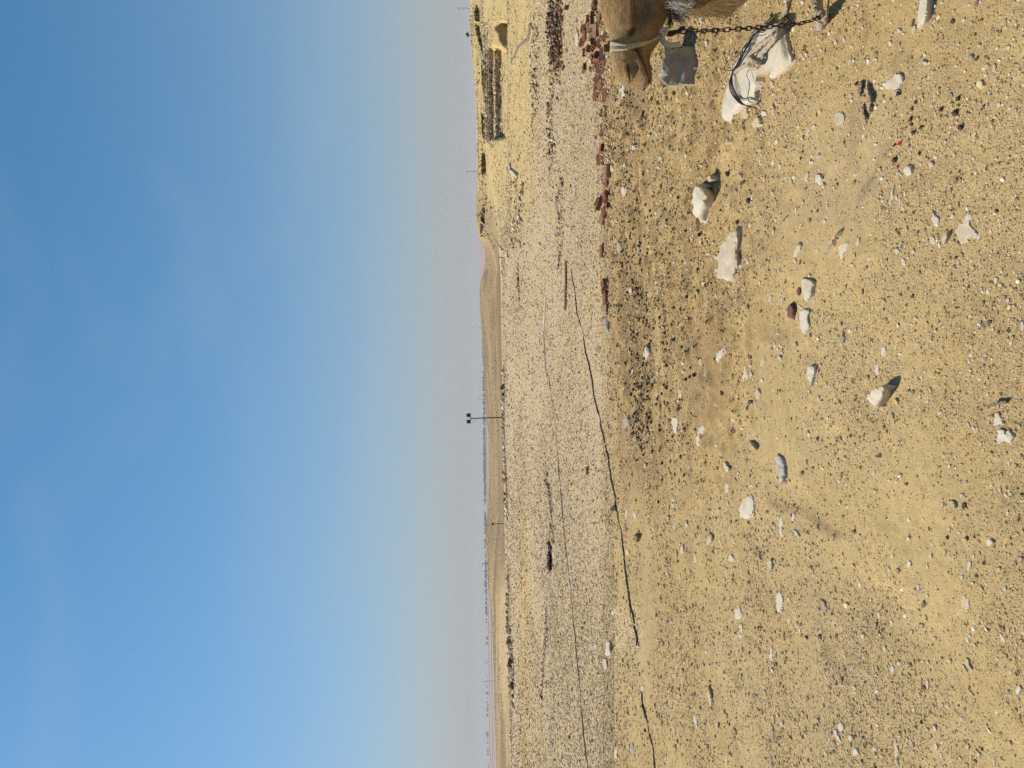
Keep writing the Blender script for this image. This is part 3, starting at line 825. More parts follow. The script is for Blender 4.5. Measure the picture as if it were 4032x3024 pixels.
def rock(poly, ef=0.3, k=0.7, mat=MW, name="stone", seed=0, rough=0.16, dens=9, base=None, ragged=0.03, lift=0.003, facets=3, lin=False, foot=False):
    rs = np.random.default_rng(seed + 1000)
    poly = np.array(poly, float)
    ctr = poly.mean(0)
    ext = poly.max(0) - poly.min(0)
    size = float(np.sqrt(ext[0] * ext[1]))
    step = max(size / dens, 0.6)
    B = []
    for i in range(len(poly)):
        a, b = poly[i], poly[(i + 1) % len(poly)]
        L = np.linalg.norm(b - a); m = max(1, int(round(L / step)))
        for j in range(m):
            q = a + (b - a) * j / m
            B.append(q + rs.normal(0, ragged * size, 2) * (0.5 if j == 0 else 1.0) * min(1, L / step / 2))
    B = np.array(B)
    gx = np.arange(B[:, 0].min(), B[:, 0].max(), step * 0.95); gy = np.arange(B[:, 1].min(), B[:, 1].max(), step * 0.95)
    G = np.array([(a, b) for a in gx for b in gy]) + rs.normal(0, step * 0.2, (len(gx) * len(gy), 2))
    G = G[pip(G, B)]
    n = len(B)
    pts = [Vector(p) for p in B] + [Vector(p) for p in G]
    vs, es, fs, *_ = geometry.delaunay_2d_cdt(pts, [(i, (i + 1) % n) for i in range(n)], [], 1, 1e-5)
    U = np.array([(p.x, p.y) for p in vs])
    if base is None:
        fr = B[B[:, 0].argmax()]
        g0 = on_ground(fr[0] - 0.15 * ext[0] * 0, ctr[1])
    else:
        g0 = np.array(base)
    zg = float(H(g0[0], g0[1])) if base is None else base[2]
    slant = float(np.linalg.norm(g0 - CAM))
    e = max(ef * min(ext[0], 1.15 * ext[1]), 0.5)
    cosd = math.hypot(g0[0], g0[1]) / slant
    hh = k * e * slant / FPX / max(cosd, 0.3)
    # how far a point lies behind the stone's foot, along the line of sight, smoothed over its width
    vg = np.linspace(poly[:, 1].min(), poly[:, 1].max(), 64)
    uf = np.full(64, -1e9)
    for i in range(len(poly)):
        (x1, y1), (x2, y2) = poly[i], poly[(i + 1) % len(poly)]
        if abs(y2 - y1) < 1e-9: continue
        t = (vg - y1) / (y2 - y1)
        uf = np.where((t >= 0) & (t <= 1), np.maximum(uf, x1 + t * (x2 - x1)), uf)
    uf = np.where(uf < -1e8, poly[:, 0].mean(), uf)
    kk = np.exp(-0.5 * (np.arange(-10, 11) / 4.0) ** 2); kk /= kk.sum()
    uf = np.convolve(np.pad(uf, 10, mode='edge'), kk, 'valid')
    if foot: uf = np.full(64, poly[:, 0].max() - 2.0)
    D = np.maximum(0, np.interp(U[:, 1], vg, uf) - U[:, 0])
    side = np.minimum(U[:, 1] - B[:, 1].min(), B[:, 1].max() - U[:, 1])
    prof = sstep(np.minimum(1, D / e)) ** 0.8 * (0.25 + 0.75 * sstep(side / (0.09 * ext[1])))
    if lin: prof = np.minimum(1, D / e) * (0.35 + 0.65 * sstep(side / (0.05 * ext[1])))
    fac = np.ones(len(U))
    for _ in range(facets):
        ang = rs.uniform(0, 2 * math.pi); m = rs.uniform(0.15, 0.7)
        loc = (U - ctr) / (ext * 0.5 + 1e-6)
        fac = np.minimum(fac, rs.uniform(0.9, 1.15) - m * 0.5 * (loc[:, 0] * math.cos(ang) + loc[:, 1] * math.sin(ang)))
    fac = np.clip(fac, 0.35, 1.1)
    nz = fbm(U[:, 0] / size * 5 + seed * 3.7, U[:, 1] / size * 5, 3, seed % 97) * rough * 2.2
    z = zg + hh * prof * fac * (1 + nz) - 0.003
    V = []
    for (a, b), zz in zip(U, z):
        V.append(at_z(a, b, zz + lift))
    V = [np.array(p) for p in V]
    # boundary loop -> skirt into the ground
    cnt = {}
    for f in fs:
        for i in range(len(f)):
            a, b = f[i], f[(i + 1) % len(f)]
            cnt[(a, b)] = cnt.get((a, b), 0) + 1
    bd = [(a, b) for (a, b) in cnt if (b, a) not in cnt]
    low = {}
    cen = np.mean(V, axis=0)
    Fl = [list(f) for f in fs]
    for a, b in bd:
        for q in (a, b):
            if q not in low:
                p = V[q].copy()
                p[:2] = p[:2] + (p[:2] - cen[:2]) * 0.02
                p[2] = min(float(H(p[0], p[1])), zg) - 0.03
                low[q] = len(V); V.append(p)
        Fl.append([b, a, low[a], low[b]])
    org = np.array([cen[0], cen[1], zg])
    me = mesh_py(name, np.array(V) - org, Fl, True)
    # outward faces
    bm = bmesh.new(); bm.from_mesh(me)
    bmesh.ops.recalc_face_normals(bm, faces=bm.faces)
    bm.normal_update()
    up = sum(f.normal.z * f.calc_area() for f in bm.faces)
    if up < 0: bmesh.ops.reverse_faces(bm, faces=bm.faces)
    bm.to_mesh(me); bm.free()
    me.set_sharp_from_angle(angle=R(32))
    return link(name, me, mat, None, org)

def ell(cx, cy, sx, sy, rot, seed):
    rs = np.random.default_rng(seed * 13 + 5)
    n = rs.integers(8, 12)
    th = np.sort(np.linspace(0, 2 * math.pi, n, endpoint=False) + rs.normal(0, 0.18, n))
    rad = rs.uniform(0.80, 1.12, n)
    x, y = sx * rad * np.cos(th), sy * rad * np.sin(th)
    a = R(rot)
    return [(cx + x[i] * math.cos(a) - y[i] * math.sin(a), cy + x[i] * math.sin(a) + y[i] * math.cos(a)) for i in range(n)]

MARKS = []      # (u, v, phrase) of things one can find
STONES = []     # (u, v, w, h, tone, aspect)
def hero(reg, poly, tone, label, phrase=None, ef=0.3, k=0.7, seed=0, name="stone", cat="stone", mat=None, **kw):
    pp = [px(reg, *p) for p in poly]
    o = rock(pp, ef, k, mat or TONES[tone][0], name, seed, **kw)
    tag(o, label, cat)
    c = np.mean(pp, 0)
    if phrase: MARKS.append((c[0], c[1], phrase))
    return o

hero('A', [(475, 410), (560, 405), (640, 408), (685, 425), (690, 480), (735, 560), (735, 600), (715, 650), (690, 745), (560, 750), (470, 740), (442, 680), (450, 600), (448, 550), (470, 490)], 'B',
     "big grey block of limestone in front of the camel's mouth, the largest loose boulder", "the grey boulder at the camel's mouth", ef=0.93, k=0.80, seed=3, rough=0.045, dens=20, facets=0, lin=True, foot=True, ragged=0.012, name="boulder", cat="boulder", mat=MBK)
hero('A', [(425, 520), (445, 515), (452, 560), (470, 640), (450, 690), (425, 640), (415, 570)], 'w', "small white chip wedged against the sky side of the grey boulder", ef=0.4, seed=4)
hero('Z', [(1150, -250), (1300, -240), (1440, -260), (1480, -180), (1530, -60), (1560, 100), (1590, 250), (1630, 330), (1635, 420), (1600, 470), (1560, 545), (1380, 690), (1290, 715), (1255, 690), (1280, 560),
           (1150, 600), (1035, 650), (1010, 760), (1000, 900), (985, 1110), (900, 1140), (760, 1180), (700, 1240), (610, 1350), (590, 1490), (510, 1470), (440, 1435), (415, 1330), (415, 1180), (440, 1030), (500, 880), (545, 760), (560, 640),
           (600, 480), (700, 320), (800, 120), (900, -20), (1020, -150)], 'w',
     "huge half-buried slab of white limestone under the knotted rope and black wire", "the big white slab under the rope", ef=0.12, k=0.45, seed=5, rough=0.10, dens=26, name="boulder", cat="boulder", ragged=0.004, lift=0.018, facets=0)
hero('B', [(1310, -40), (1425, -40), (1418, 60), (1415, 130), (1395, 200), (1350, 240), (1305, 262), (1282, 240), (1285, 150), (1300, 60)], 'w',
     "smooth white limestone block with a dark stone lying on it", "the smooth white block with a dark stone on it", ef=0.45, k=0.8, seed=6, dens=14, name="boulder", cat="boulder", rough=0.05, ragged=0.01)
hero('C', [(750, 80), (800, 55), (870, 42), (920, 90), (940, 150), (915, 240), (885, 290), (865, 400), (790, 390), (735, 320), (718, 220), (730, 120)], 'w',
     "knee-high looking white limestone lump with a shaded blunt face", "the white lump with a shaded blunt face", ef=0.62, k=1.0, seed=8, dens=14, name="boulder", cat="boulder", rough=0.08)
hero('C', [(1140, 420), (1165, 470), (1140, 560), (1135, 660), (1150, 770), (1120, 800), (1120, 830), (1075, 910), (1000, 890), (940, 880), (930, 850), (945, 790), (930, 690), (960, 640), (985, 560), (1050, 480), (1100, 430)], 'p',
     "long cream limestone slab with a straight shaded edge and crumbling end", "the long cream slab with a crumbling end", ef=0.20, k=1.0, seed=9, dens=16, name="boulder", cat="boulder", rough=0.14, mat=MBL)
hero('C', [(1655, 560), (1690, 580), (1680, 640), (1630, 695), (1600, 690), (1605, 640)], 'w', "short wedge of white stone lying across the slope with a chip at its foot", "the short white wedge", ef=0.35, seed=10)
hero('C', [(2020, 440), (2030, 460), (1990, 550), (1930, 620), (1880, 680), (1868, 665), (1890, 600), (1940, 520)], 'p', "slanting blade of pale shale, pointed at both ends, with a dark shadow edge", "the slanting blade of pale shale", ef=0.30, k=1.0, seed=11, dens=11)
hero('C', [(1995, 600), (2060, 560), (2080, 560), (2065, 620), (2040, 660), (2030, 710), (2010, 700), (2000, 660)], 'w', "flat white heart-shaped flake beside the slanting shale blade", ef=0.15, seed=12)
hero('C', [(1685, 870), (1720, 875), (1800, 890), (1805, 930), (1785, 980), (1775, 1040), (1730, 1090), (1690, 1050), (1675, 960), (1672, 890)], 'w',
     "square-topped white stone tapering to a point, above a dark red stone", "the square-topped white stone", ef=0.30, k=0.9, seed=13, dens=12)
hero('C', [(1680, 1150), (1740, 1135), (1755, 1170), (1735, 1220), (1755, 1300), (1745, 1320), (1690, 1357), (1660, 1320), (1650, 1220), (1655, 1170)], 'w',
     "smooth white stone bent like a boot beside the dark red stone", "the boot-shaped white stone", ef=0.22, k=1.0, seed=14, dens=12, rough=0.06)
hero('C', [(1590, 1090), (1625, 1095), (1632, 1140), (1625, 1200), (1605, 1235), (1565, 1225), (1545, 1190), (1550, 1120)], 'R', "rounded dark red stone leaning on the boot-shaped white stone", "the rounded dark red stone", ef=0.55, k=0.9, seed=15, rough=0.06)
hero('C', [(1020, 1450), (1015, 1520), (970, 1600), (940, 1610), (920, 1580), (930, 1530), (980, 1490)], 'w', "tilted white chunk with a pitted top, long side pointing up", "the tilted pitted white chunk", ef=0.35, seed=16)
hero('D', [(1415, 265), (1435, 310), (1485, 360), (1470, 430), (1430, 420), (1410, 370)], 'w', "white leaf-shaped flake with a curled shadowed rim", "the leaf-shaped white flake", ef=0.25, seed=17)
hero('D', [(1605, 450), (1640, 420), (1700, 360), (1720, 290), (1737, 285), (1725, 340), (1785, 300), (1780, 335), (1740, 390), (1770, 440), (1830, 480), (1800, 550), (1750, 490), (1720, 530), (1690, 590), (1650, 550), (1620, 510)], 'w',
     "flat star-shaped white rock flush with the sand", "the star-shaped white rock", ef=0.10, k=0.7, seed=18, dens=14)
hero('D', [(1560, 460), (1570, 500), (1545, 580), (1510, 595), (1495, 540), (1520, 490)], 'p', "cream stone with a ridge and a shaded side, next to the star-shaped rock", ef=0.45, k=0.9, seed=19)
hero('B', [(970, 735), (1040, 690), (1140, 632), (1165, 660), (1168, 720), (1120, 780), (1060, 770), (1000, 765)], 'w', "crusty white rock half sunk in the sand above a small grey stone", "the crusty sunken white rock", ef=0.15, k=0.8, seed=20, dens=12, rough=0.2)
hero('A', [(1960, 1010), (2000, 970), (2040, 975), (2060, 1020), (2045, 1080), (1985, 1098), (1950, 1050)], 'p', "round pale stone with sand drifted over its middle", "the round stone with sand over it", ef=0.18, k=0.7, seed=21)
hero('E', [(1250, 65), (1235, 110), (1260, 170), (1240, 210), (1200, 255), (1170, 230), (1160, 180), (1180, 100), (1210, 70)], 'w', "white stone with a dark crack across it, among brown crumbs", "the cracked white stone", ef=0.22, k=0.9, seed=22, dens=11)
hero('E', [(1725, 100), (1760, 95), (1790, 80), (1812, 110), (1795, 190), (1775, 260), (1758, 297), (1745, 250), (1718, 190), (1720, 130)], 'w', "white fang-shaped stone with two dark hollows at its broad end", "the fang-shaped white stone", ef=0.35, k=0.8, seed=23, dens=12)
hero('E', [(545, 545), (605, 530), (612, 560), (600, 640), (590, 685), (560, 670), (542, 600)], 'w', "clean white wedge below the patch of dark droppings", "the clean white wedge by the droppings", ef=0.28, k=1.0, seed=24, rough=0.05)
hero('E', [(830, 595), (838, 640), (815, 690), (800, 790), (760, 780), (755, 720), (775, 640)], 'w', "long white stone with a grey tip", "the long white stone with a grey tip", ef=0.2, seed=25)
hero('E', [(1215, 725), (1250, 750), (1305, 815), (1270, 840), (1240, 800)], 'p', "pale stone lying in a brown hollow with pebbles above it", ef=0.45, k=1.0, seed=26)
hero('E', [(990, 950), (1005, 920), (1030, 935), (1065, 990), (1045, 1022), (1005, 1000)], 'w', "bright white shell-shaped stone with a shaded dent", "the shell-shaped white stone", ef=0.4, k=0.9, seed=27)
hero('E', [(1435, 900), (1470, 850), (1540, 900), (1550, 950), (1545, 1060), (1520, 1125), (1480, 1100), (1460, 1000)], 's', "speckled grey and white rock with a dark cavity at its lower end", "the speckled grey rock", ef=0.35, k=0.8, seed=28, dens=14, rough=0.22)
hero('E', [(1250, 1213), (1265, 1260), (1265, 1340), (1250, 1390), (1200, 1425), (1140, 1405), (1125, 1360), (1140, 1300), (1180, 1240), (1215, 1215)], 'w', "large smooth egg-shaped white stone alone on bare sand", "the egg-shaped white stone", ef=0.14, k=1.0, seed=29, dens=13, rough=0.05)
hero('E', [(1495, 1390), (1515, 1430), (1500, 1500), (1515, 1560), (1500, 1585), (1475, 1540), (1480, 1440)], 'w', "narrow wavy white stone beside a curved white splinter", "the narrow wavy white stone", ef=0.3, seed=30)
hero('E', [(1600, 1505), (1640, 1530), (1670, 1585), (1650, 1590), (1610, 1540)], 'w', "curved white splinter lying next to a rounded sand mound", ef=0.3, seed=31)
hero('E', [(205, 1560), (250, 1545), (275, 1580), (265, 1620), (230, 1632), (205, 1605)], 'b', "dark brown five-sided stone alone near the black cable", "the five-sided dark brown stone", ef=0.7, k=0.9, seed=32, mat=MB)
hero('E', [(880, 1545), (910, 1560), (910, 1610), (880, 1655), (840, 1640), (850, 1590)], 'p', "cream stone with a hooked dark hollow in its side", "the hooked cream stone", ef=0.45, k=0.9, seed=33)
hero('F', [(840, 375), (900, 300), (980, 260), (1030, 245), (1075, 275), (1062, 340), (1005, 440), (995, 465), (960, 475), (900, 430)], 'p', "sharp pyramid-shaped cream rock with one face in deep shadow", "the pyramid-shaped cream rock", ef=0.40, k=1.15, seed=34, dens=14, mat=MW, rough=0.08)
hero('F', [(1065, 395), (1090, 370), (1115, 385), (1132, 430), (1095, 425)], 'p', "pale chip lying in the shadow of the pyramid-shaped rock", ef=0.3, seed=35)
hero('F', [(1960, 500), (1990, 490), (2030, 550), (2035, 600), (1945, 608), (1955, 560)], 'w', "thin greyish white flake above a larger broken white rock", ef=0.2, seed=36)
hero('F', [(1985, 640), (2020, 650), (2050, 690), (2090, 620), (2120, 680), (2150, 700), (2130, 740), (2090, 775), (2030, 745), (1975, 775)], 'w', "broken white rock with a jagged crown-like outline", "the jagged broken white rock", ef=0.2, seed=37, dens=13, rough=0.25)
hero('F', [(1570, 1260), (1610, 1265), (1628, 1300), (1620, 1332), (1585, 1320), (1565, 1290)], 'p', "cream cube-like stone beside a dark crumbly clod", "the cube-like cream stone", ef=0.4, k=0.9, seed=38)
hero('G', [(1210, 90), (1230, 115), (1225, 170), (1215, 210), (1190, 170), (1175, 130)], 'p', "tall cream stone shaped like a tooth with a brown shaded flank", "the tooth-shaped cream stone", ef=0.45, k=0.9, seed=39)
hero('G', [(1265, 335), (1295, 350), (1305, 420), (1280, 500), (1250, 490), (1243, 400)], 'w', "oblong rough white stone standing clear on smooth sand", "the oblong rough white stone", ef=0.22, seed=40, dens=11)
hero('G', [(930, 480), (975, 450), (990, 510), (985, 550), (940, 540)], 'w', "flat white stone with a pointed top, above a thin white sliver", "the flat white stone with a pointed top", ef=0.15, seed=41)
hero('G', [(1210, 735), (1222, 780), (1218, 830), (1228, 860), (1195, 850), (1185, 800)], 'w', "white stone shaped like a narrow bottle", "the bottle-shaped white stone", ef=0.22, seed=42)
hero('G', [(745, 1035), (765, 1060), (778, 1150), (775, 1205), (750, 1195), (735, 1120), (728, 1060)], 'p', "long cream stone split by a dark shaded side", "the long cream stone with a dark side", ef=0.55, k=0.9, seed=43, dens=11)
hero('G', [(1670, 1370), (1700, 1370), (1725, 1430), (1750, 1470), (1725, 1480), (1690, 1430)], 'w', "slender slanting white stone with a dusty hollow at its top", "the slender slanting white stone", ef=0.2, seed=44)
hero('H', [(1430, 380), (1450, 360), (1490, 390), (1492, 460), (1470, 478), (1435, 455)], 'w', "large flat six-sided white stone on open sand near the bottom edge of the ground", "the flat six-sided white stone", ef=0.14, seed=45, dens=11)
hero('H', [(1465, 830), (1490, 840), (1500, 890), (1520, 925), (1490, 920), (1460, 870)], 'w', "upper of two pale stones that lie against each other with a dark gap", ef=0.3, seed=46)
hero('H', [(1440, 880), (1455, 890), (1480, 945), (1450, 930)], 'p', "lower of two pale stones that lie against each other with a dark gap", "the pair of pale stones with a dark gap", ef=0.3, seed=47)
hero('H', [(1835, 1075), (1865, 1040), (1890, 1070), (1860, 1110), (1838, 1112)], 'w', "white chip with small stones strewn below it at the photo's edge", "the white chip at the photo's edge", ef=0.25, seed=48)
hero('H', [(935, 1405), (945, 1450), (965, 1520), (975, 1550), (945, 1595), (928, 1570), (930, 1480)], 'w', "tall white stone like a pear with a thin neck", "the pear-shaped white stone", ef=0.25, seed=49, dens=11)
hero('5', [(1690, 340), (1745, 330), (1765, 470), (1730, 485), (1680, 480)], 'w', "cut white block with a dark side, the bigger of two on the flat", "the two white blocks on the flat", ef=0.42, k=1.0, seed=50, rough=0.05)
hero('5', [(1650, 515), (1705, 510), (1715, 600), (1695, 635), (1670, 625)], 'p', "smaller pale block standing below the cut white block on the flat", ef=0.3, k=1.0, seed=51, rough=0.05)
hero('4', [(1105, 280), (1140, 300), (1145, 340), (1140, 390), (1110, 405), (1088, 370), (1092, 320)], 'b', "large flat brown stone leaning on a low bank far out on the flat", "the brown stones on the low bank", ef=0.7, k=0.9, seed=52, mat=MCARD)
hero('1', [(1438, 290), (1455, 330), (1470, 400), (1450, 490), (1428, 500), (1425, 400), (1440, 340)], 'w', "long white stone lying on the flat above the camel's forehead", "the long white stone above the brick heap", ef=0.35, k=1.0, seed=53, rough=0.05)
hero('2', [(1975, 370), (1975, 420), (1955, 490), (1920, 450), (1935, 375)], 'w', "white kite-shaped stone near the row of red bricks", "the white kite-shaped stone", ef=0.15, seed=54)
hero('2', [(1215, 335), (1222, 365), (1200, 372), (1198, 340)], 'p', "small cream stone beside a brown square stone on the flat", ef=0.3, seed=55)
hero('2', [(1285, 318), (1297, 340), (1295, 380), (1258, 398), (1248, 375), (1265, 325)], 'b', "brown squarish stone standing on the pale flat", "the brown squarish stone", ef=0.8, k=0.9, seed=56)
hero('3', [(1730, 140), (1765, 135), (1775, 200), (1780, 290), (1765, 310), (1745, 250), (1730, 190)], 'g', "grey and black scrap of debris by the pebble field", "the grey and black scrap", ef=0.5, seed=57, mat=MG)  # loose debris, shaped with the stone builder
hero('4', [(1535, 105), (1565, 103), (1572, 150), (1565, 195), (1540, 195), (1530, 150)], 'b', "rounded brown stone alone between the two cables", "the rounded brown stone between the cables", ef=0.8, k=0.9, seed=58)

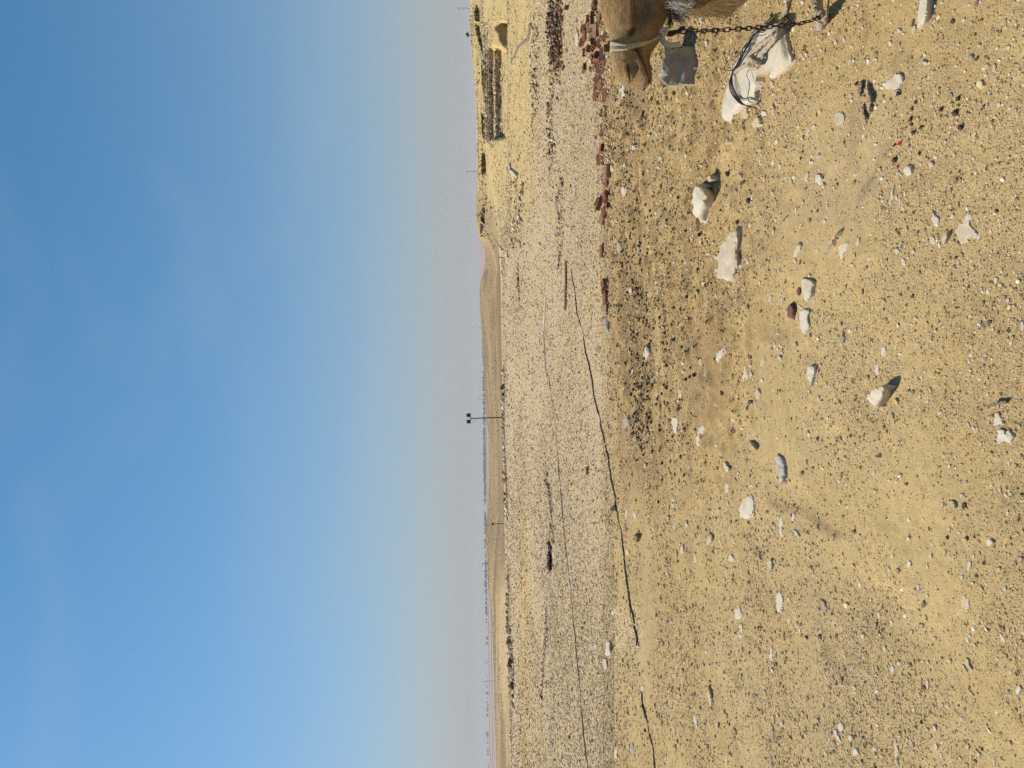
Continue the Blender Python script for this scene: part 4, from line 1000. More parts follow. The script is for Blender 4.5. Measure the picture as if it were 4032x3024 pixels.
# the rest of the stones that one can pick out: region, x, y, half sizes, turn, tone; one dark brown sliver in A stands in for a shadowed hole
SM = """A 840 385 32 50 15 p;A 795 160 11 42 5 p;A 990 38 16 22 -20 p;A 590 335 12 30 5 b;A 1060 345 12 25 15 p;A 725 340 8 45 5 p;A 385 780 24 28 30 b;A 392 670 9 28 5 d;A 115 800 26 85 0 w
A 520 1180 18 35 10 p;A 430 1168 14 22 -20 p;A 490 1065 14 22 -20 b;A 445 1090 18 22 0 p;A 440 1375 18 28 10 p;A 200 1285 20 30 20 w;A 1180 1395 20 45 5 w;A 945 1560 18 22 15 p;A 870 1555 22 30 10 p
A 1130 1535 25 30 0 g;A 1155 1590 20 18 -25 d;A 1415 730 22 40 -10 p;A 1448 890 22 22 20 p;A 1345 985 30 28 -30 w;A 1185 990 38 65 15 p;A 1290 1070 50 60 30 w;A 1415 975 14 35 0 p;A 1465 1000 16 26 -25 m
A 1740 1140 20 50 30 p;A 1780 1105 30 18 -20 w;A 1640 1175 14 18 10 w;A 1935 1140 20 22 0 g;A 2000 1210 12 25 0 p;A 850 1225 14 45 -10 d;A 1830 1560 45 50 10 w;A 1720 1540 25 45 10 p;A 920 1175 12 22 10 p
A 1020 1235 8 25 20 p;A 2105 405 16 18 0 w;A 1845 435 14 18 0 p;A 2100 830 22 20 0 p;A 2095 530 12 35 20 p;A 1700 410 16 20 0 R;A 1300 915 35 40 0 p;A 790 1440 30 18 25 p;A 480 1560 14 26 0 r;A 920 1070 12 24 10 p
B 1245 200 16 45 10 d;B 1255 250 20 40 15 p;B 1410 240 16 28 -20 p;B 1125 265 25 22 30 w;B 1160 290 18 14 20 p;B 1045 375 20 26 0 w;B 715 405 14 16 0 w;B 645 345 16 26 0 p;B 445 437 15 16 0 w;B 1110 805 45 30 -20 g
B 1345 545 38 20 20 w;B 1750 500 35 30 -10 g;B 1800 510 14 30 30 d;B 1885 580 18 45 30 p;B 1955 590 20 45 8 p;B 1835 740 38 38 20 y;B 1570 835 25 35 25 g;B 1890 920 16 30 25 p;B 1995 915 20 30 15 w;B 1785 1175 20 32 20 w
B 1210 1480 45 55 25 w;B 1405 1430 35 35 25 w;B 1775 1385 20 22 0 w;B 1930 1100 12 20 15 w;B 1800 25 22 45 25 b;B 1755 200 16 20 0 p;B 1590 190 24 26 0 d;B 1785 300 16 16 0 d;B 825 525 22 20 0 g;B 690 540 12 35 20 p
B 915 515 25 15 0 w;B 930 542 14 16 0 w;B 1140 430 14 12 0 w;B 1210 1215 14 18 0 d;B 1315 1110 16 20 0 d;B 1230 1085 18 20 0 d;B 1490 1010 14 16 0 d;B 1170 1130 14 14 0 d;B 2140 960 18 26 0 g;B 925 1255 16 10 0 w
B 1900 690 10 20 10 p;B 2130 20 20 16 0 p;B 1600 1340 9 40 0 p;B 1430 1350 12 14 0 w;B 1700 1640 10 18 0 w;B 1890 1625 14 18 0 p;B 880 1165 12 12 0 m;B 1890 815 14 16 0 d
C 1615 722 22 25 0 p;C 2165 560 16 45 15 p;C 1635 1215 14 58 0 p;C 1785 1075 12 35 10 p;C 1665 1130 20 16 0 p;C 1855 1200 12 45 10 p;C 1740 375 20 28 10 b;C 1870 380 16 28 15 w;C 1890 340 14 10 0 w;C 2030 1415 30 42 10 g
C 2205 990 12 35 0 R;C 1110 1060 25 45 0 w;C 1405 1050 28 45 20 p;C 912 1080 18 22 0 b;C 1005 1170 22 28 0 b;C 595 1370 16 20 0 b;C 925 1030 14 16 0 p;C 315 1530 28 70 8 w;C 340 1440 14 25 0 d;C 790 535 14 40 5 p
C 250 590 10 60 5 w;C 85 600 26 50 0 g;C 120 110 20 50 0 w;C 790 1600 18 35 0 p;C 1340 1600 22 55 15 p;C 1215 1640 35 25 0 w;C 1200 730 18 22 0 p;C 415 1000 12 50 0 p;C 660 1310 14 22 0 p;C 1090 110 16 30 -20 p
C 535 420 10 30 0 p;C 1155 810 16 20 0 b;C 1650 985 22 40 0 R;C 1745 855 20 16 0 p;C 1960 1000 10 22 0 p;C 1500 1530 22 20 0 p;C 700 1440 18 40 -10 p;C 180 980 12 35 0 w;C 295 880 9 28 0 b;C 1810 630 12 24 10 p
D 1065 150 16 100 12 w;D 1130 200 10 50 0 w;D 1175 135 14 25 20 w;D 1160 270 14 18 0 w;D 1420 545 30 42 -5 p;D 1810 370 16 16 0 p;D 1110 640 28 30 -20 w;D 1165 730 22 38 -15 w;D 1030 570 12 40 0 p;D 1200 970 14 18 0 b
D 1970 890 25 28 0 w;D 2005 935 22 20 0 w;D 1825 730 14 35 10 p;D 1805 820 10 20 0 p;D 1840 970 16 20 0 p;D 990 1510 28 55 15 w;D 1010 1235 14 22 0 b;D 1440 1200 16 18 0 p;D 1915 1255 22 22 0 d;D 1855 1305 22 18 0 g
D 2085 1325 18 24 0 d;D 2200 1290 22 55 0 w;D 1715 1220 14 14 0 b;D 1350 450 14 22 0 R;D 1370 385 10 16 0 b;D 960 350 10 30 10 p;D 1285 1450 30 14 -20 p;D 1250 300 14 16 0 d;D 1700 90 10 20 0 p;D 2075 1070 20 24 0 w
E 1330 215 20 20 0 w;E 1295 335 32 52 8 p;E 1225 405 22 25 0 d;E 1268 410 12 22 0 p;E 1410 405 12 24 0 b;E 612 330 20 50 5 p;E 140 580 26 60 15 g;E 1130 575 22 28 0 b;E 1080 650 22 32 15 R;E 1150 635 25 12 0 w
E 1280 715 25 12 30 p;E 1020 1155 14 52 5 w;E 1603 1405 18 45 8 w;E 1645 1485 20 8 0 w;E 225 1400 16 38 -10 w;E 145 1385 10 50 0 w;E 560 1260 20 16 0 w;E 555 1300 18 30 0 p;E 515 1540 18 26 0 g;E 960 1615 10 24 0 p
E 305 955 10 22 0 p;E 690 970 12 20 0 p;E 920 425 10 28 0 p;E 1120 860 12 30 0 g;E 1115 245 18 24 0 b;E 760 1500 12 35 0 p;E 505 1420 10 30 0 p;E 2140 380 16 18 0 d
F 937 115 22 58 5 w;F 925 190 12 14 0 d;F 1070 520 14 32 -20 b;F 1020 505 12 20 0 b;F 1030 575 12 16 0 w;F 785 505 14 25 20 p;F 1730 605 14 35 -25 p;F 1805 650 16 40 25 p;F 1840 775 20 26 0 p;F 905 1025 20 32 5 p
F 1040 1090 18 14 0 p;F 1500 1310 16 42 15 p;F 1330 1235 10 26 10 g;F 1670 1220 22 28 0 p;F 1690 1310 25 35 0 d;F 1920 1630 40 35 0 w;F 1590 335 20 18 0 g;F 1560 1510 22 22 0 p;F 985 920 10 14 0 p;F 1745 1010 22 16 30 w
F 2080 930 14 30 0 w;F 955 870 20 24 0 d;F 1640 400 14 24 0 p;F 1650 1545 14 14 0 w;F 1275 1055 14 14 0 g;F 700 700 18 16 0 d
G 910 95 22 32 0 w;G 1125 70 16 28 0 d;G 640 90 12 42 0 w;G 510 115 12 12 0 d;G 985 615 16 48 -8 w;G 978 675 10 22 0 w;G 1605 455 26 60 -15 m;G 1662 505 12 16 0 d;G 1770 445 25 25 0 y;G 770 1055 10 20 0 w;G 435 1235 12 42 0 g
G 640 1300 14 42 -10 w;G 170 1530 16 60 0 g;G 45 1550 14 48 0 w;G 680 1110 8 25 0 g;G 1215 1375 18 48 -8 m;G 1205 1610 18 55 0 m;G 1735 1350 28 38 -10 w;G 1805 1435 24 35 -20 w;G 1840 1545 24 42 0 w;G 870 1600 8 45 0 w
G 695 475 12 18 0 R;G 505 50 8 40 0 d;G 130 40 12 30 0 w;G 540 30 12 35 0 w;G 35 490 10 45 0 w;G 10 455 8 35 0 g;G 175 465 8 30 0 w;G 248 1065 14 26 0 w;G 80 1180 12 30 0 b;G 1030 480 10 18 0 p;G 1870 290 16 24 0 w;G 800 20 28 8 10 b
H 915 75 14 22 0 w;H 1040 135 18 32 0 w;H 955 185 24 20 0 b;H 1175 160 10 22 0 w;H 1490 150 18 42 10 w;H 1520 75 10 22 0 w;H 1305 50 16 30 0 p;H 1110 310 16 32 -10 w;H 895 210 12 18 0 p;H 1145 430 20 38 30 b;H 815 520 14 38 0 w
H 908 575 14 26 -15 w;H 785 605 20 34 0 m;H 1135 600 22 20 0 m;H 1230 695 18 18 0 p;H 1785 635 12 30 0 p;H 1340 855 18 18 0 p;H 920 920 20 28 0 w;H 965 875 16 24 0 w;H 1180 1035 14 46 -3 w;H 800 1088 20 16 0 w;H 785 1525 18 26 -20 w
H 1245 1500 18 30 -10 w;H 1560 1560 16 22 0 w;H 1320 1545 14 16 0 m;H 1480 1500 18 28 0 p;H 1075 1225 16 22 0 p;H 1280 1575 14 14 0 w;H 1870 100 30 30 0 g;H 1530 740 14 16 0 p;H 1255 520 14 18 0 p;H 1370 90 10 24 -10 p;H 1810 295 18 10 0 p
2 1180 80 12 45 0 b;2 1222 600 16 50 0 b;2 1113 965 14 55 0 g;2 1198 870 12 40 0 g;2 1232 1055 14 32 0 b;2 1215 920 10 30 0 g;2 1590 980 16 35 0 b;2 1495 970 12 18 0 d;2 1445 940 16 25 0 p;2 1060 288 10 14 0 b;2 800 1395 14 20 0 b
2 790 1305 14 22 0 p;2 1490 1095 8 20 0 b;2 1140 790 14 25 0 p;2 1330 820 12 24 0 p;2 770 970 8 14 0 d;2 765 860 7 14 0 d;2 895 1095 9 12 0 d;2 1820 170 18 45 0 w;2 1900 1020 28 70 0 g;2 2105 1010 10 65 0 w;2 1600 1430 14 40 0 g
3 1680 480 22 60 0 b;3 1310 35 12 35 0 b;3 1120 1405 8 25 0 b;3 1490 1305 8 30 0 b;3 1407 1468 14 18 0 b;3 1545 1475 12 25 0 p;3 830 35 14 35 0 b;3 850 490 8 22 0 d;3 892 468 6 20 0 d;3 1720 990 16 28 0 p;3 2140 1515 14 16 0 d
3 665 610 6 16 0 b;3 1455 200 8 22 0 b
4 1350 162 12 18 0 b;4 1868 455 18 28 0 b;4 1590 975 10 25 0 p;4 1490 370 14 30 0 g;4 910 832 14 16 0 w;4 797 695 12 18 0 w;4 1200 980 10 35 0 p;4 1180 1270 10 30 0 p;4 1160 350 16 30 0 b;4 1165 425 16 35 0 b;4 1168 500 16 40 0 b
4 1140 500 10 25 0 p;4 1060 1245 8 25 0 d;4 830 335 6 16 0 d;4 1185 1060 10 24 0 w;4 1300 330 10 24 0 g
5 1472 330 10 26 0 d;5 1580 385 14 35 0 w;5 1670 850 16 40 0 g;5 1660 1115 14 40 0 b;5 1235 980 10 70 0 g;5 1765 35 20 30 0 w;5 790 930 8 20 0 d;5 875 910 7 24 0 d;5 850 780 7 18 0 d;5 1540 1290 8 45 -15 g;5 1410 1350 8 26 0 g
A -120 1030 10 18 0 b;A 1560 520 10 20 0 d"""
SMALL = []
k_ = 100
for ln in SM.replace("\n", ";").split(";"):
    a = ln.split()
    if len(a) < 7: continue
    k_ += 1
    reg, x, y, sx, sy, rot, tone = a[0], *map(float, a[1:6]), a[6]
    far = reg in '2345'
    s_ = REG[reg][2]
    pl = [px(reg, *p) for p in ell(x, y, sx, sy, rot, k_)]
    o = rock(pl, 0.45 if far else 0.26 + 0.14 * ((k_ * 37) % 10) / 10, 0.72, TONES[tone][0], "stone", k_, 0.14, 6)
    u_, v_ = px(reg, x, y)
    SMALL.append((o, u_, v_, sx / s_, sy / s_, tone, rot))

# ------------------------------------------------------------------ bricks
def brick_mesh(L, Wd, Ht, nh, rows, broken, seed):
    """hollow clay brick lying along x; holes run through its ends"""
    rs = np.random.default_rng(seed)
    bm = bmesh.new()
    ys = [-Wd / 2]; zs = [0.0]
    def cells(total, n, start):
        g = total * 0.13 / n * 2; h = (total - g * (n + 1)) / n
        out = [start]
        for i in range(n): out += [out[-1] + g, out[-1] + g + h]
        return out + [start + total]
    ys, zs = cells(Wd, nh, -Wd / 2), cells(Ht, rows, 0.0)
    for end in (-1, 1):
        grid = {}
        for i, yv in enumerate(ys):
            for j, zv in enumerate(zs):
                xo = end * L / 2
                if end == 1 and broken: xo -= broken * L * (0.3 + 0.7 * rs.uniform()) * (0.4 + 0.6 * (i / (len(ys) - 1)))
                grid[i, j] = bm.verts.new((xo, yv, zv))
        for i in range(len(ys) - 1):
            for j in range(len(zs) - 1):
                c = [grid[i, j], grid[i + 1, j], grid[i + 1, j + 1], grid[i, j + 1]]
                if i % 2 == 1 and j % 2 == 1:
                    q = [bm.verts.new((v.co.x - end * 0.05, v.co.y, v.co.z)) for v in c]
                    for a in range(4): bm.faces.new((c[a], c[(a + 1) % 4], q[(a + 1) % 4], q[a]))
                    bm.faces.new(q)
                else:
                    bm.faces.new(c)
        if end == -1: g0 = grid
        else: g1 = grid
    ni, nj = len(ys) - 1, len(zs) - 1
    for i in range(ni):
        bm.faces.new((g0[i, 0], g0[i + 1, 0], g1[i + 1, 0], g1[i, 0])); bm.faces.new((g0[i, nj], g1[i, nj], g1[i + 1, nj], g0[i + 1, nj]))
    for j in range(nj):
        bm.faces.new((g0[0, j], g1[0, j], g1[0, j + 1], g0[0, j + 1])); bm.faces.new((g0[ni, j], g0[ni, j + 1], g1[ni, j + 1], g1[ni, j]))
    bmesh.ops.recalc_face_normals(bm, faces=bm.faces)
    me = bpy.data.meshes.new("brick"); bm.to_mesh(me); bm.free()
    return me
BM = {}
for i, (nh, rows, br) in enumerate([(3, 2, 0), (4, 2, 0), (3, 2, 0.45), (2, 2, 0.6), (3, 1, 0.7)]):
    for j, mt in enumerate((MBRICK, MBRICK2)):
        m_ = brick_mesh(0.24, 0.145, 0.09, nh, rows, br, i + 3 * j); m_.materials.append(mt); BM[i, j] = m_
BRICKS = []
def brick(reg, x, y, kind=0, dusty=0, yaw=0.0, roll=0.0, pitch=0.0, lift=0.0, sc_=1.0, how=""):
    u, v = px(reg, x, y)
    sc_ *= 0.60
    p = on_ground(u + 7 * sc_, v)
    o = link("brick", BM[kind, dusty], None)
    o.location = (p[0], p[1], p[2] - 0.01 + lift)
    o.rotation_euler = (R(roll), R(pitch), R(yaw))
    o.scale = (sc_,) * 3
    BRICKS.append((o, u, v, how, kind, dusty))
    return o
for a in [("K", 60, 395, 1, 0, 80, 0, 8, 0.10, .9, "holes"), ("K", 68, 515, 2, 0, 30, 20, 10, .05, 1, "broken"), ("K", 135, 70, 2, 0, 60, 0, 20, .03, .9, "broken"),
          ("K", 320, 198, 0, 0, 10, 0, 5, 0, 1, "solid"), ("K", 348, 260, 0, 1, 15, 30, 0, .02, 1, "solid"), ("K", 290, 265, 3, 0, 0, 40, 10, .02, 1, "broken"), ("K", 296, 335, 0, 0, -10, 15, 0, 0, 1, "solid"),
          ("K", 275, 400, 0, 0, 25, 35, 15, .02, 1, "solid"), ("K", 285, 490, 3, 0, 50, 0, 0, 0, 1, "broken"), ("K", 290, 640, 1, 0, 86, 0, 0, 0, 1.1, "holes"), ("K", 314, 815, 3, 1, 88, 0, 0, -.03, .9, "holes"),
          ("K", 395, 40, 2, 0, 20, 15, 5, .02, 1, "broken"), ("K", 388, 140, 2, 0, 60, 10, 5, .04, 1, "broken"), ("K", 402, 212, 1, 1, 82, 0, 6, .06, 1, "holes"), ("K", 412, 285, 0, 1, -20, 20, 0, .02, 1.1, "solid"),
          ("K", 352, 345, 3, 1, 30, 25, 0, 0, 1, "broken"), ("K", 380, 395, 3, 0, 75, 0, 10, .02, 1, "holes"), ("K", 428, 398, 4, 0, 20, 40, 0, 0, 1, "broken"), ("K", 368, 472, 0, 1, 78, 12, 0, .07, 1.1, "holes"),
          ("K", 412, 448, 3, 0, 40, 30, 20, .05, 1, "broken"), ("K", 400, 560, 0, 0, 70, 0, 12, .03, 1.15, "holes"), ("K", 440, 540, 0, 0, 84, 20, 0, .06, 1.1, "holes"), ("K", 452, 585, 3, 0, 100, 0, 0, .02, 1, "holes"),
          ("K", 500, 525, 0, 1, 5, 60, 0, .05, 1.15, "solid"), ("K", 520, 465, 2, 1, 80, 0, 5, .04, 1, "holes"), ("K", 485, 335, 4, 0, 10, 35, 10, 0, 1, "broken"), ("K", 398, 615, 3, 0, -40, 45, 0, 0, 1, "broken"),
          ("K", 455, 640, 0, 1, 12, 50, 0, .02, 1.15, "solid"), ("K", 425, 725, 0, 0, -25, 30, 20, 0, 1.15, "solid"), ("K", 395, 800, 3, 0, 30, 20, 0, 0, .9, "broken"), ("K", 440, 800, 2, 1, 15, 30, 0, 0, 1, "broken"),
          ("K", 400, 890, 0, 0, 0, 25, 0, 0, 1, "solid"), ("K", 490, 890, 0, 0, -8, 30, 0, 0, 1.1, "solid"), ("K", 440, 155, 3, 1, 60, 0, 0, 0, .9, "broken"), ("K", 470, 600, 3, 1, 40, 0, 30, 0, 1, "broken"),
          ("S", 2372, 587, 0, 0, 84, 8, 0, 0, 1.1, "holes"), ("S", 2360, 628, 0, 0, 10, 35, 0, 0, .95, "solid"), ("S", 2393, 676, 0, 1, -4, 10, 0, 0, 1.15, "solid"), ("S", 2392, 713, 0, 0, 6, 10, 0, 0, .9, "solid"),
          ("S", 2395, 776, 0, 0, 30, 15, 0, .03, 1, "solid"), ("S", 2366, 797, 0, 1, 55, 20, 20, .05, .9, "solid"), ("S", 2383, 806, 0, 0, -30, 0, 15, .08, 1, "solid"), ("S", 2394, 800, 0, 0, 70, 0, 0, 0, 1, "solid"),
          ("S", 2386, 836, 0, 0, 40, 20, 0, .01, 1, "solid"), ("S", 2376, 860, 2, 1, -35, 25, 10, .01, 1, "broken"), ("S", 2368, 988, 0, 0, -6, 10, 0, -.02, 1.1, "solid"), ("S", 2388, 1122, 0, 0, 45, 15, 0, .03, 1, "solid"),
          ("S", 2381, 1138, 3, 0, 20, 30, 0, .0, 1, "broken"), ("S", 2388, 1180, 0, 0, 0, 12, 0, 0, 1.15, "solid"), ("S", 2392, 1211, 0, 1, 70, 0, 0, 0, .95, "holes"), ("S", 2372, 516, 4, 0, 20, 20, 0, 0, .9, "broken"),
          ("S", 2366, 446, 4, 1, 50, 20, 0, 0, .8, "broken"), ("S", 2387, 435, 4, 0, 15, 10, 0, 0, .9, "broken"),
          ("A", 280, 1025, 0, 1, 84, 10, 12, -.03, 1.0, "holes")]:
    brick(*a)
MARKS += [(2527, 461, "the lone half-buried brick"), (2300, 269, "the brick with open holes on the flat")]

# ------------------------------------------------------------------ camel droppings: dark pellets, thickest in a belt beyond the bricks
def droppings():
    bm = bmesh.new(); bmesh.ops.create_icosphere(bm, subdivisions=1, radius=1.0)
    for f in bm.faces: f.smooth = True
    ms = []
    for i in range(4):
        me = bpy.data.meshes.new("dropping"); b2 = bm.copy()
        for v in b2.verts: v.co = Vector((v.co.x * 1.15, v.co.y, v.co.z * 0.85)) * (1 + 0.12 * (vnoise(v.co.x * 2 + i * 5, v.co.y * 2 + v.co.z, i) - .5))
        b2.to_mesh(me); b2.free(); me.materials.append(MDUNG); ms.append(me)
    bm.free()
    spots = [(2520, 1660, 22, 60, 90), (2500, 1470, 22, 60, 45), (2545, 1560, 26, 70, 45), (2510, 1160, 28, 60, 50), (2480, 860, 20, 60, 35), (2500, 950, 26, 60, 35), (2460, 420, 30, 60, 50), (2455, 560, 30, 70, 40),
             (2470, 1050, 25, 70, 35), (2505, 1300, 34, 90, 55), (2480, 720, 22, 70, 25), (2590, 1500, 70, 160, 35), (2620, 1000, 100, 280, 30), (2680, 1350, 110, 260, 30), (2560, 1750, 60, 180, 25), (2700, 700, 140, 240, 20), (3600, 480, 120, 90, 14)]
    pts = []
    for (u, v, su, sv, n) in spots:
        for _ in range(n):
            pts.append((rng.normal(u, su), rng.normal(v, sv)))
    pts = [p for p in pts if p[0] > 2405]
    rng.shuffle(pts)
    made = 0
    rest = []
    for u, v in pts:
        p = on_ground(u, v)
        r = rng.uniform(0.011, 0.0185) * (1.0 if u < 3000 else 0.7)
        if made < 290 and -5 < v < 3030:
            o = link("dropping", ms[made % 4], None, None, (p[0], p[1], p[2] + r * 0.55))
            o.scale = (r,) * 3; o.rotation_euler = (rng.uniform(-.3, .3), rng.uniform(-.3, .3), rng.uniform(0, 6.28))
            tag(o, "small round dark camel dropping lying among many others on the gravel", "dropping", "camel droppings scattered on the gravel")
            made += 1
        else:
            rest.append((p, r))
    if rest:
        P = np.array([a for a, b in rest]); s = np.array([b for a, b in rest])
        scatter("loose_droppings", P, s, np.tile([[0.072, 0.047, 0.032]], (len(P), 1)), flat=(0.8, 0.95), elong=(1, 1.2), mat=MDUNG)
droppings()
# ------------------------------------------------------------------ pipes and cables across the flat
def path_ground(pts, lift, n):
    P = np.array([on_ground(*p, dz=0.0) for p in pts])
    C = catmull(P, n)
    C[:, 2] = [float(H(a, b)) + lift for a, b in C[:, :2]]
    return C

def cable(name, pts, rad, mat, label, cat, lift=None, n=90, wob=0.0, seed=0):
    C = path_ground(pts, rad * 0.8 if lift is None else lift, n)
    C[:, 2] -= rad * 1.3 * np.clip(fbm(np.arange(n) * 0.11, np.zeros(n) + seed, 3, seed + 7) * 3.2, -0.2, 1.0) if wob else 0
    if wob:
        C[:, 0] += wob * fbm(np.arange(n) * 0.23, np.zeros(n), 3, seed); C[:, 1] += wob * 1.5 * fbm(np.arange(n) * 0.19, np.ones(n), 3, seed + 3)
    V, Fq = tube_data(C, rad, 6)
    o = link(name, mesh_py(name, V, Fq), mat)
    center_origin(o, C[n // 2])
    return tag(o, label, cat)
Q = lambda reg, L: [px(reg, a, b) for a, b in L]
cable("plastic_pipe", Q('2', [(1112, 1560), (1106, 1655)]) + Q('3', [(1100, 120), (1092, 280), (1098, 440), (1108, 600), (1118, 752)]), 0.019, MPIPEW,
      "pale plastic pipe lying on the flat behind the black cable, nearly straight", "pipe", lift=0.03)
cable("cable", Q('3', [(1124, 752), (1140, 800), (1153, 900), (1168, 980), (1183, 1060), (1196, 1200), (1213, 1340), (1226, 1500), (1236, 1655)]) + Q('4', [(1250, 180), (1268, 350), (1298, 700), (1318, 950), (1343, 1150), (1370, 1380), (1395, 1640)])
      + Q('5', [(1378, 300), (1405, 620), (1424, 840), (1448, 1120), (1478, 1440), (1508, 1680)]), 0.0115, MPIPEG, "thin grey cable running on from the end of the pale plastic pipe", "cable", n=220, wob=0.05, seed=4)
cable("cable", Q('2', [(1380, 1275), (1400, 1400), (1425, 1520), (1440, 1640)]) + Q('3', [(1443, 20), (1452, 110), (1476, 200), (1505, 300), (1540, 480), (1580, 660), (1612, 820), (1627, 930), (1634, 990), (1655, 1080), (1690, 1210), (1718, 1350), (1745, 1460), (1778, 1640)])
      + Q('4', [(1798, 90), (1830, 270), (1864, 440), (1872, 560), (1900, 720), (1945, 930), (1965, 1120), (1990, 1320), (2020, 1530)]) + Q('5', [(1985, 90), (2000, 200), (2020, 400)]), 0.0098, MPIPEB,
      "long black cable slanting across the gravel flat towards the two white blocks", "cable", n=260, wob=0.05, seed=9)
cable("cable", Q('G', [(248, 1095), (262, 1180), (280, 1270), (293, 1370), (312, 1450), (330, 1560), (350, 1690)]), 0.0095, MPIPEB, "black cable end emerging beside a white stone and leaving the photo at its bottom edge", "cable", n=80, wob=0.03, seed=2)
c_ = np.array(px('4', 1858, 556)); lp = [(c_[0] + 7.5 * math.cos(t) + 1.5 * math.sin(2 * t), c_[1] + 9 * math.sin(t)) for t in np.linspace(0.3, 6.9, 16)]
cable("cable_loop", lp, 0.008, MPIPEB, "small loop of black wire twisted round the long black cable", "wire", n=50, lift=0.02)
cable("wire", Q('3', [(1140, 440), (1155, 425), (1168, 412), (1150, 395), (1160, 378), (1135, 368), (1130, 340), (1160, 328), (1185, 345), (1165, 372), (1195, 370)]), 0.004, MWIRE, "curly piece of thin wire lying just in front of the pale plastic pipe", "wire", n=70, lift=0.006)
cable("timber_pole", Q('2', [(1336, 1180), (1330, 1655)]) + Q('3', [(1318, 40)]), 0.030, MPOLEWOOD, "straight brown wooden pole lying near the start of the black cable", "pole", lift=0.02)
cable("plastic_pipe", Q('2', [(722, 120), (727, 160), (742, 195), (775, 225), (815, 262)]), 0.075, MPIPEW, "short bent pale pipe lying below the yellow hill", "pipe", lift=0.06)
cable("hose", Q('1', [(735, 690), (762, 640), (790, 560), (825, 500), (870, 460), (915, 430), (932, 360), (950, 262)]), 0.045, MPIPEG, "thin brown hose curling down the yellow slope below the excavation", "hose", n=120)

# ------------------------------------------------------------------ posts and lamps
def post(u0_, v0_, u1_, v1_, y, rad, mat, label, name="post", cat="post", hook=True):
    a, b = at_depth(u0_, v0_, y), at_depth(u1_, v1_, y)
    g = float(H(a[0], a[1]))
    a = np.array([a[0], a[1], min(a[2], g) - 0.1])
    root = empty(name, a)
    V, Fq = tube_data(np.linspace(a, b, 6), np.linspace(rad * 1.1, rad * 0.9, 6), 7)
    o = link("shaft", mesh_py("shaft", V - a, Fq), mat, root)
    if hook:
        k = rad * 3.2
        V, Fq = tube_data(np.array([b + [0, 0, -k * .3], b + [0, 0, k * .2], b + [-k * 1.2, 0, k * .5], b + [-k * 2.2, -0.1, k * .1]]), rad * 0.9, 6)
        link("lamp_head", mesh_py("lamp_head", V - a, Fq), mat, root)
    tag(root, label, cat)
    return root, a, b

def flood(root, a, ctr, wd, ht, dp, face, tiltx):
    bm = bmesh.new()
    bmesh.ops.create_cube(bm, size=1)
    for v in bm.verts:
        s = 0.72 if v.co.y < 0 else 1.0
        v.co = Vector((v.co.x * wd * s, v.co.y * dp, v.co.z * ht * s))
    bmesh.ops.bevel(bm, geom=bm.edges[:], offset=0.02, segments=1, affect='EDGES')
    me = bpy.data.meshes.new("floodlight"); bm.to_mesh(me); bm.free()
    o = link("floodlight", me, MLAMP, root, Vector(ctr) - Vector(a))
    o.rotation_euler = (R(tiltx), 0, R(face))
    V = np.array([(-wd * .42, 0, -ht * .42), (wd * .42, 0, -ht * .42), (wd * .42, 0, ht * .42), (-wd * .42, 0, ht * .42)]) + [0, dp * 0.5 + 0.004, 0]
    link("lens", mesh_py("lens", V, [(0, 1, 2, 3)], False), MLENS, o)
    V, Fq = tube_data(np.array([(-wd * .55, 0, 0), (-wd * .55, 0, -ht * .62), (wd * .55, 0, -ht * .62), (wd * .55, 0, 0)]), 0.014, 5)
    link("bracket", mesh_py("bracket", V, Fq), MLAMP, o)

root, a, b = post(1978, 1643, 1853, 1648, 66, 0.052, MPOST, "twin floodlight pole standing at the edge of the gravel flat", "floodlight_pole", "lamp", hook=False)
s_ = 66 / FPX
V, Fq = tube_data(np.array([b + [-15 * s_, 0, 0.02], b + [17 * s_, 0, 0.02]]), 0.024, 6)
link("crossarm", mesh_py("crossarm", V - a, Fq), MGREY, root)
flood(root, a, b + np.array([13.5 * s_, 0.0, 9.0 * s_]), 14.5 * s_, 16 * s_, 0.2, 10, -14)
flood(root, a, b + np.array([-12.5 * s_, 0.0, 8.5 * s_]), 14.5 * s_, 16 * s_, 0.2, -12, -10)
V, Fq = tube_data(catmull([b + [0.05, -0.03, -0.02], b + [-0.28, -0.05, -0.22], b + [-0.2, -0.06, -0.42], b + [-0.03, -0.05, -0.55]], 14), 0.010, 5)
link("lead", mesh_py("lead", V - a, Fq), MLAMP, root)
V = np.array([b, b]); pts = np.array([[rng.uniform(-.5, .5), rng.uniform(-.4, .2), 0] for _ in range(14)]) + a
for p_ in pts: p_[2] = float(H(p_[0], p_[1]))
root2, a2, b2 = post(1906, 136, 1845, 139, 84, 0.034, MPOST, "lone floodlight pole on the yellow hill above the stone walls", "floodlight_pole", "lamp", hook=False)
s2_ = 84 / FPX
flood(root2, a2, b2 + np.array([4.5 * s2_, 0, 5.5 * s2_]), 11 * s2_, 11 * s2_, 0.18, 6, -8)
flood(root2, a2, b2 + np.array([-4.5 * s2_, 0, 2.5 * s2_]), 3.5 * s2_, 8 * s2_, 0.12, 70, -30)
post(1856, 33, 1807, 32, 128, 0.055, MGREY, "bare grey lamp post on the crest of the yellow hill, at the photo's top edge", "lamp_post", "lamp post")
post(1884, 676, 1839, 675, 129, 0.055, MGREY, "grey lamp post on the hill crest beyond the stone walls", "lamp_post", "lamp post")
post(1937, 2216, 1902, 2219, 150, 0.06, MPOST, "leaning lamp post on the rise of brown sand below the twin floodlight pole", "lamp_post", "lamp post")
rt, a3, b3 = post(1971, 2061, 1938, 2063, 92, 0.05, MPOST, "short brown post carrying a small box, on the brown sand slope", "box_post", "post", hook=False)
